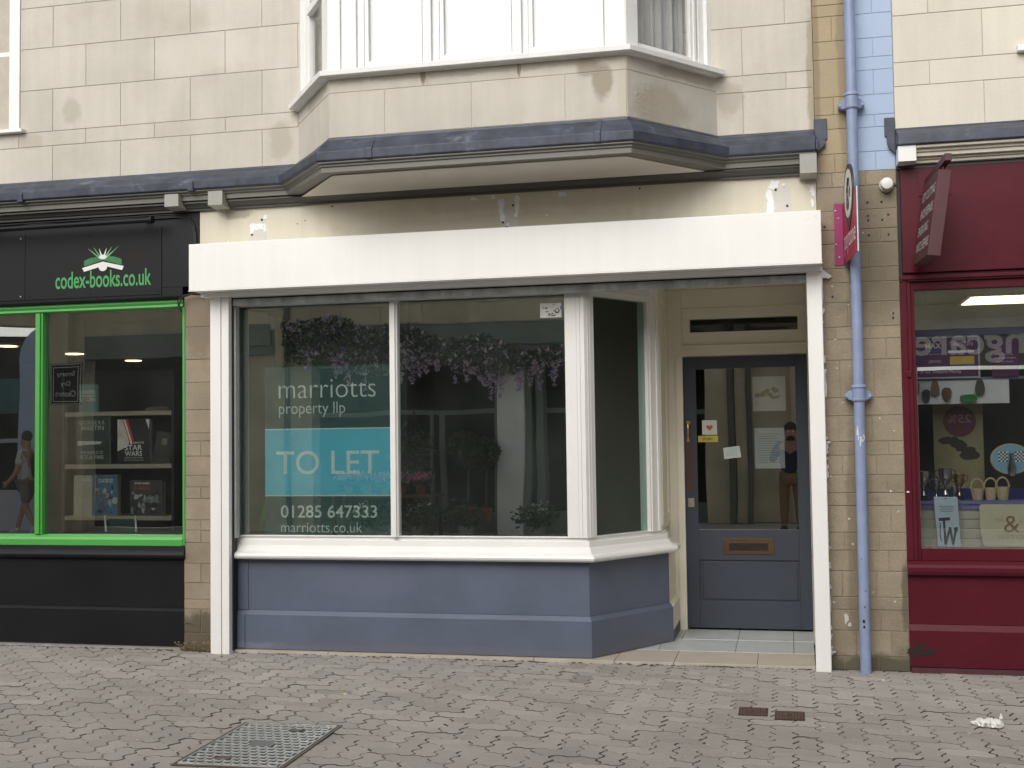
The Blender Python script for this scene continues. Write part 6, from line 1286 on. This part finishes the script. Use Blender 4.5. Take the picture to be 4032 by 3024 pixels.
def person(label, base, face, J, clothes, H=1.72):
    """J: joints in body axes (right, forward, up) for a figure standing at base and facing 'face' (radians)"""
    T = thing('person', label, 'person', base)
    f = Vector((math.cos(face), math.sin(face), 0)); r = Vector((f.y, -f.x, 0)); b = Vector(base)
    def P(p): return b+r*p[0]+f*p[1]+Vector((0, 0, p[2]))
    order = ['pelvis', 'waist', 'chest', 'neck', 'head0', 'head1', 'head2', 'shL', 'elL', 'wrL', 'palL', 'shR', 'elR', 'wrR', 'palR', 'hipL', 'knL', 'anL', 'toeL', 'hipR', 'knR', 'anR', 'toeR', 'nose']
    rad = dict(pelvis=(0.145, 0.11), waist=(0.135, 0.10), chest=(0.15, 0.11), neck=0.055, head0=0.072, head1=0.092, head2=0.075, nose=0.017)
    for s in 'LR': rad.update({'sh'+s: 0.065, 'el'+s: 0.044, 'wr'+s: 0.030, 'pal'+s: (0.04, 0.022), 'hip'+s: 0.088, 'kn'+s: 0.06, 'an'+s: 0.042, 'toe'+s: 0.035})
    idx = {k: i for i, k in enumerate(order)}
    E = [('pelvis', 'waist'), ('waist', 'chest'), ('chest', 'neck'), ('neck', 'head0'), ('head0', 'head1'), ('head1', 'head2'), ('head0', 'nose')]
    for s in 'LR': E += [('chest', 'sh'+s), ('sh'+s, 'el'+s), ('el'+s, 'wr'+s), ('wr'+s, 'pal'+s), ('pelvis', 'hip'+s), ('hip'+s, 'kn'+s), ('kn'+s, 'an'+s), ('an'+s, 'toe'+s)]
    V = [P(J[k]) for k in order]; R = [rad[k] for k in order]; EE = [(idx[a], idx[c]) for a, c in E]
    # five fingers per hand, each a short bent chain rooted in the palm
    for s, sg in (('L', -1), ('R', 1)):
        pal = Vector(J['pal'+s]); wr = Vector(J['wr'+s]); d = (pal-wr).normalized(); side = d.cross(Vector(J.get('palmN'+s, (0, 1, 0)))).normalized()*sg; nrm = Vector(J.get('palmN'+s, (0, 1, 0))).normalized()
        for q, (o_, L_) in enumerate(((0.030, 0.055), (0.010, 0.075), (-0.010, 0.08), (-0.028, 0.072), (-0.044, 0.055))):
            root = pal+side*(o_ if q else 0.035)*0.8; st = d if q else (d*0.5+side*0.8).normalized(); cur = nrm*(0.35 if q else 0.2)
            a = root+st*L_*0.35; c = a+(st+cur).normalized()*L_*0.4; e = c+(st+cur*2.2).normalized()*L_*0.35
            i0 = len(V); V += [P(a), P(c), P(e)]; R += [0.009, 0.0085, 0.007]; EE += [(idx['pal'+s], i0), (i0, i0+1), (i0+1, i0+2)]
    skinned('body', V, EE, R, 0, SKIN, T)
    def garment(name, keys, edges, grow, mat, cut=None):
        v = [P(J[k]) for k in keys]; ii = {k: i for i, k in enumerate(keys)}; rr = []
        for k in keys:
            q = rad[k]; rr.append(tuple(x+grow for x in q) if isinstance(q, tuple) else q+grow)
        e = [(ii[a], ii[c]) for a, c in edges]
        if cut:
            for a, c, t, rr_ in cut: v.append(P(Vector(J[a]).lerp(Vector(J[c]), t))); e.append((ii[a], len(v)-1)); rr.append(rr_)
        return skinned(name, v, e, rr, 0, mat, T)
    long_ = clothes['sleeve'] == 'long'
    ks = ['waist', 'pelvis', 'chest', 'shL', 'shR']+(['elL', 'elR'] if long_ else [])
    ed = [('pelvis', 'waist'), ('waist', 'chest'), ('chest', 'shL'), ('chest', 'shR')]+([('shL', 'elL'), ('shR', 'elR')] if long_ else [])
    garment('jumper' if long_ else 't_shirt', ks, ed, 0.016, clothes['top'], [('elL', 'wrL', 0.85, 0.045), ('elR', 'wrR', 0.85, 0.045)] if long_ else [('shL', 'elL', 0.7, 0.065), ('shR', 'elR', 0.7, 0.065)])
    if clothes['legs'] == 'long': garment('trousers', ['pelvis', 'hipL', 'hipR', 'knL', 'knR'], [('pelvis', 'hipL'), ('pelvis', 'hipR'), ('hipL', 'knL'), ('hipR', 'knR')], 0.015, clothes['bottom'], [('knL', 'anL', 0.92, 0.062), ('knR', 'anR', 0.92, 0.062)])
    else: garment('shorts', ['pelvis', 'hipL', 'hipR'], [('pelvis', 'hipL'), ('pelvis', 'hipR')], 0.018, clothes['bottom'], [('hipL', 'knL', 0.85, 0.095), ('hipR', 'knR', 0.85, 0.095)])
    for s in 'LR':
        an, to = P(J['an'+s]), P(J['toe'+s]); d = (to-an); d.z = 0; d.normalize()
        m = MB(); m.tube([an-d*0.045+Vector((0, 0, -0.03)), an+d*0.05+Vector((0, 0, -0.025)), to+Vector((0, 0, 0.005)), to+d*0.05+Vector((0, 0, 0.0))], [0.05, 0.055, 0.046, 0.025], 12); m.build('shoe', clothes['shoe'], T, smooth=True)
    h1, h2 = P(J['head1']), P(J['head2']); hd = (P(J['head0'])-P(J['neck'])).normalized()
    m = MB(); m.ball(h1+Vector((0, 0, 0.045))-f*0.022, 0.108, 16, 10, (0.92, 0.98, 0.92)); m.build('hair', HAIR, T, smooth=True)
    fe = P(J['head0']).lerp(h1, 0.85)+f*0.083
    m = MB()
    for sg in (-1, 1): m.ball(fe+r*0.034*sg, 0.012, 8, 6)
    m.each('eye', LETW, T, smooth=True)
    m = MB(); m.ball(P(J['head0'])+f*0.073+Vector((0, 0, -0.012)), 0.024, 10, 6, (1, 0.4, 0.3)); m.build('lips', M('lips', (0.4, 0.13, 0.11), 0.5, 0.05, 9), T, smooth=True)
    m = MB()
    for sg in (-1, 1): m.ball(P(J['head0']).lerp(h1, 0.6)+r*0.092*sg-f*0.005, 0.03, 8, 6, (0.4, 0.6, 1.1))
    m.each('ear', SKIN, T, smooth=True)
    return T
# photographer, looking at the shops with a phone held up in both hands
J = dict(pelvis=(0, 0, 0.90), waist=(0, 0.0, 1.05), chest=(0, 0.0, 1.27), neck=(0, 0.02, 1.43), head0=(0, 0.05, 1.515), head1=(0, 0.04, 1.585), head2=(0, 0.03, 1.635), nose=(0, 0.142, 1.535),
    shL=(-0.185, 0.0, 1.36), elL=(-0.29, 0.13, 1.13), wrL=(-0.125, 0.275, 1.36), palL=(-0.085, 0.295, 1.44), shR=(0.185, 0.0, 1.36), elR=(0.27, 0.14, 1.13), wrR=(0.125, 0.275, 1.36), palR=(0.085, 0.295, 1.44),
    hipL=(-0.095, 0, 0.86), knL=(-0.11, 0.02, 0.48), anL=(-0.12, -0.01, 0.09), toeL=(-0.14, 0.11, 0.045), hipR=(0.095, 0, 0.86), knR=(0.11, 0.03, 0.48), anR=(0.12, 0.0, 0.09), toeR=(0.14, 0.12, 0.045),
    palmNL=(1, 0.3, 0.2), palmNR=(-1, 0.3, 0.2))
person('person in navy jumper and tan trousers raising a phone, mirrored in the porch door', (0.03, -8.40, 0), math.pi/2, J,
    dict(sleeve='long', top=M('navy_wool', (0.012, 0.02, 0.055), 0.8, 0.1, 20), legs='long', bottom=M('tan_chino', (0.24, 0.15, 0.075), 0.8, 0.1, 20), shoe=M('brown_leather', (0.05, 0.03, 0.02), 0.5, 0.1, 20)))
T = thing('phone', 'dark phone held up by the photographer', 'phone', (0.03, -8.08, 1.44)); m = MB(); m.box(-0.042, 0.105, -8.088, -8.080, 1.43, 1.505); m.build('case', BLACKS, T, bevel=0.003)
m = MB(); m.lathe([(0.006, 0), (0.006, 0.002)], (-0.028, -8.0795, 1.49), (0, 1, 0), 10); m.build('lens', RUB, T)
# passer-by walking along the far side
J = dict(pelvis=(0, 0, 0.92), waist=(0, 0.01, 1.07), chest=(0, 0.02, 1.29), neck=(0, 0.04, 1.45), head0=(0, 0.08, 1.535), head1=(0, 0.07, 1.605), head2=(0, 0.06, 1.655), nose=(0, 0.172, 1.55),
    shL=(-0.18, 0.02, 1.38), elL=(-0.24, -0.10, 1.11), wrL=(-0.23, 0.02, 0.88), palL=(-0.225, 0.06, 0.80), shR=(0.18, 0.02, 1.38), elR=(0.24, 0.06, 1.10), wrR=(0.22, 0.24, 0.94), palR=(0.215, 0.31, 0.89),
    hipL=(-0.09, 0, 0.88), knL=(-0.10, 0.20, 0.52), anL=(-0.10, 0.30, 0.10), toeL=(-0.10, 0.42, 0.05), hipR=(0.09, 0, 0.88), knR=(0.10, -0.02, 0.48), anR=(0.10, -0.27, 0.14), toeR=(0.10, -0.20, 0.05), palmNL=(1, 0, 0), palmNR=(-1, 0, 0))
person('person in white t-shirt and grey shorts walking past, mirrored in the book shop glass', (-12.45, -9.65, 0), R_(185), J,
    dict(sleeve='short', top=M('white_cotton', (0.6, 0.62, 0.65), 0.8, 0.06, 20), legs='short', bottom=M('grey_shorts', (0.20, 0.18, 0.15), 0.8, 0.1, 20), shoe=M('white_trainer', (0.6, 0.6, 0.6), 0.6, 0.1, 20)))
T = thing('rucksack', 'dark brown rucksack on the back of the passer-by', 'bag', (-12.25, -9.65, 0.95)); m = MB(); m.ball((-12.26, -9.66, 1.20), 0.2, 14, 10, (0.62, 0.75, 1.2)); m.build('bag_body', M('brown_canvas', (0.05, 0.03, 0.02), 0.8, 0.1, 20), T, smooth=True)
m = MB(); m.ball((-12.16, -9.66, 1.10), 0.12, 12, 8, (0.55, 0.8, 1.0)); m.build('pocket', bpy.data.materials['brown_canvas'], T, smooth=True)
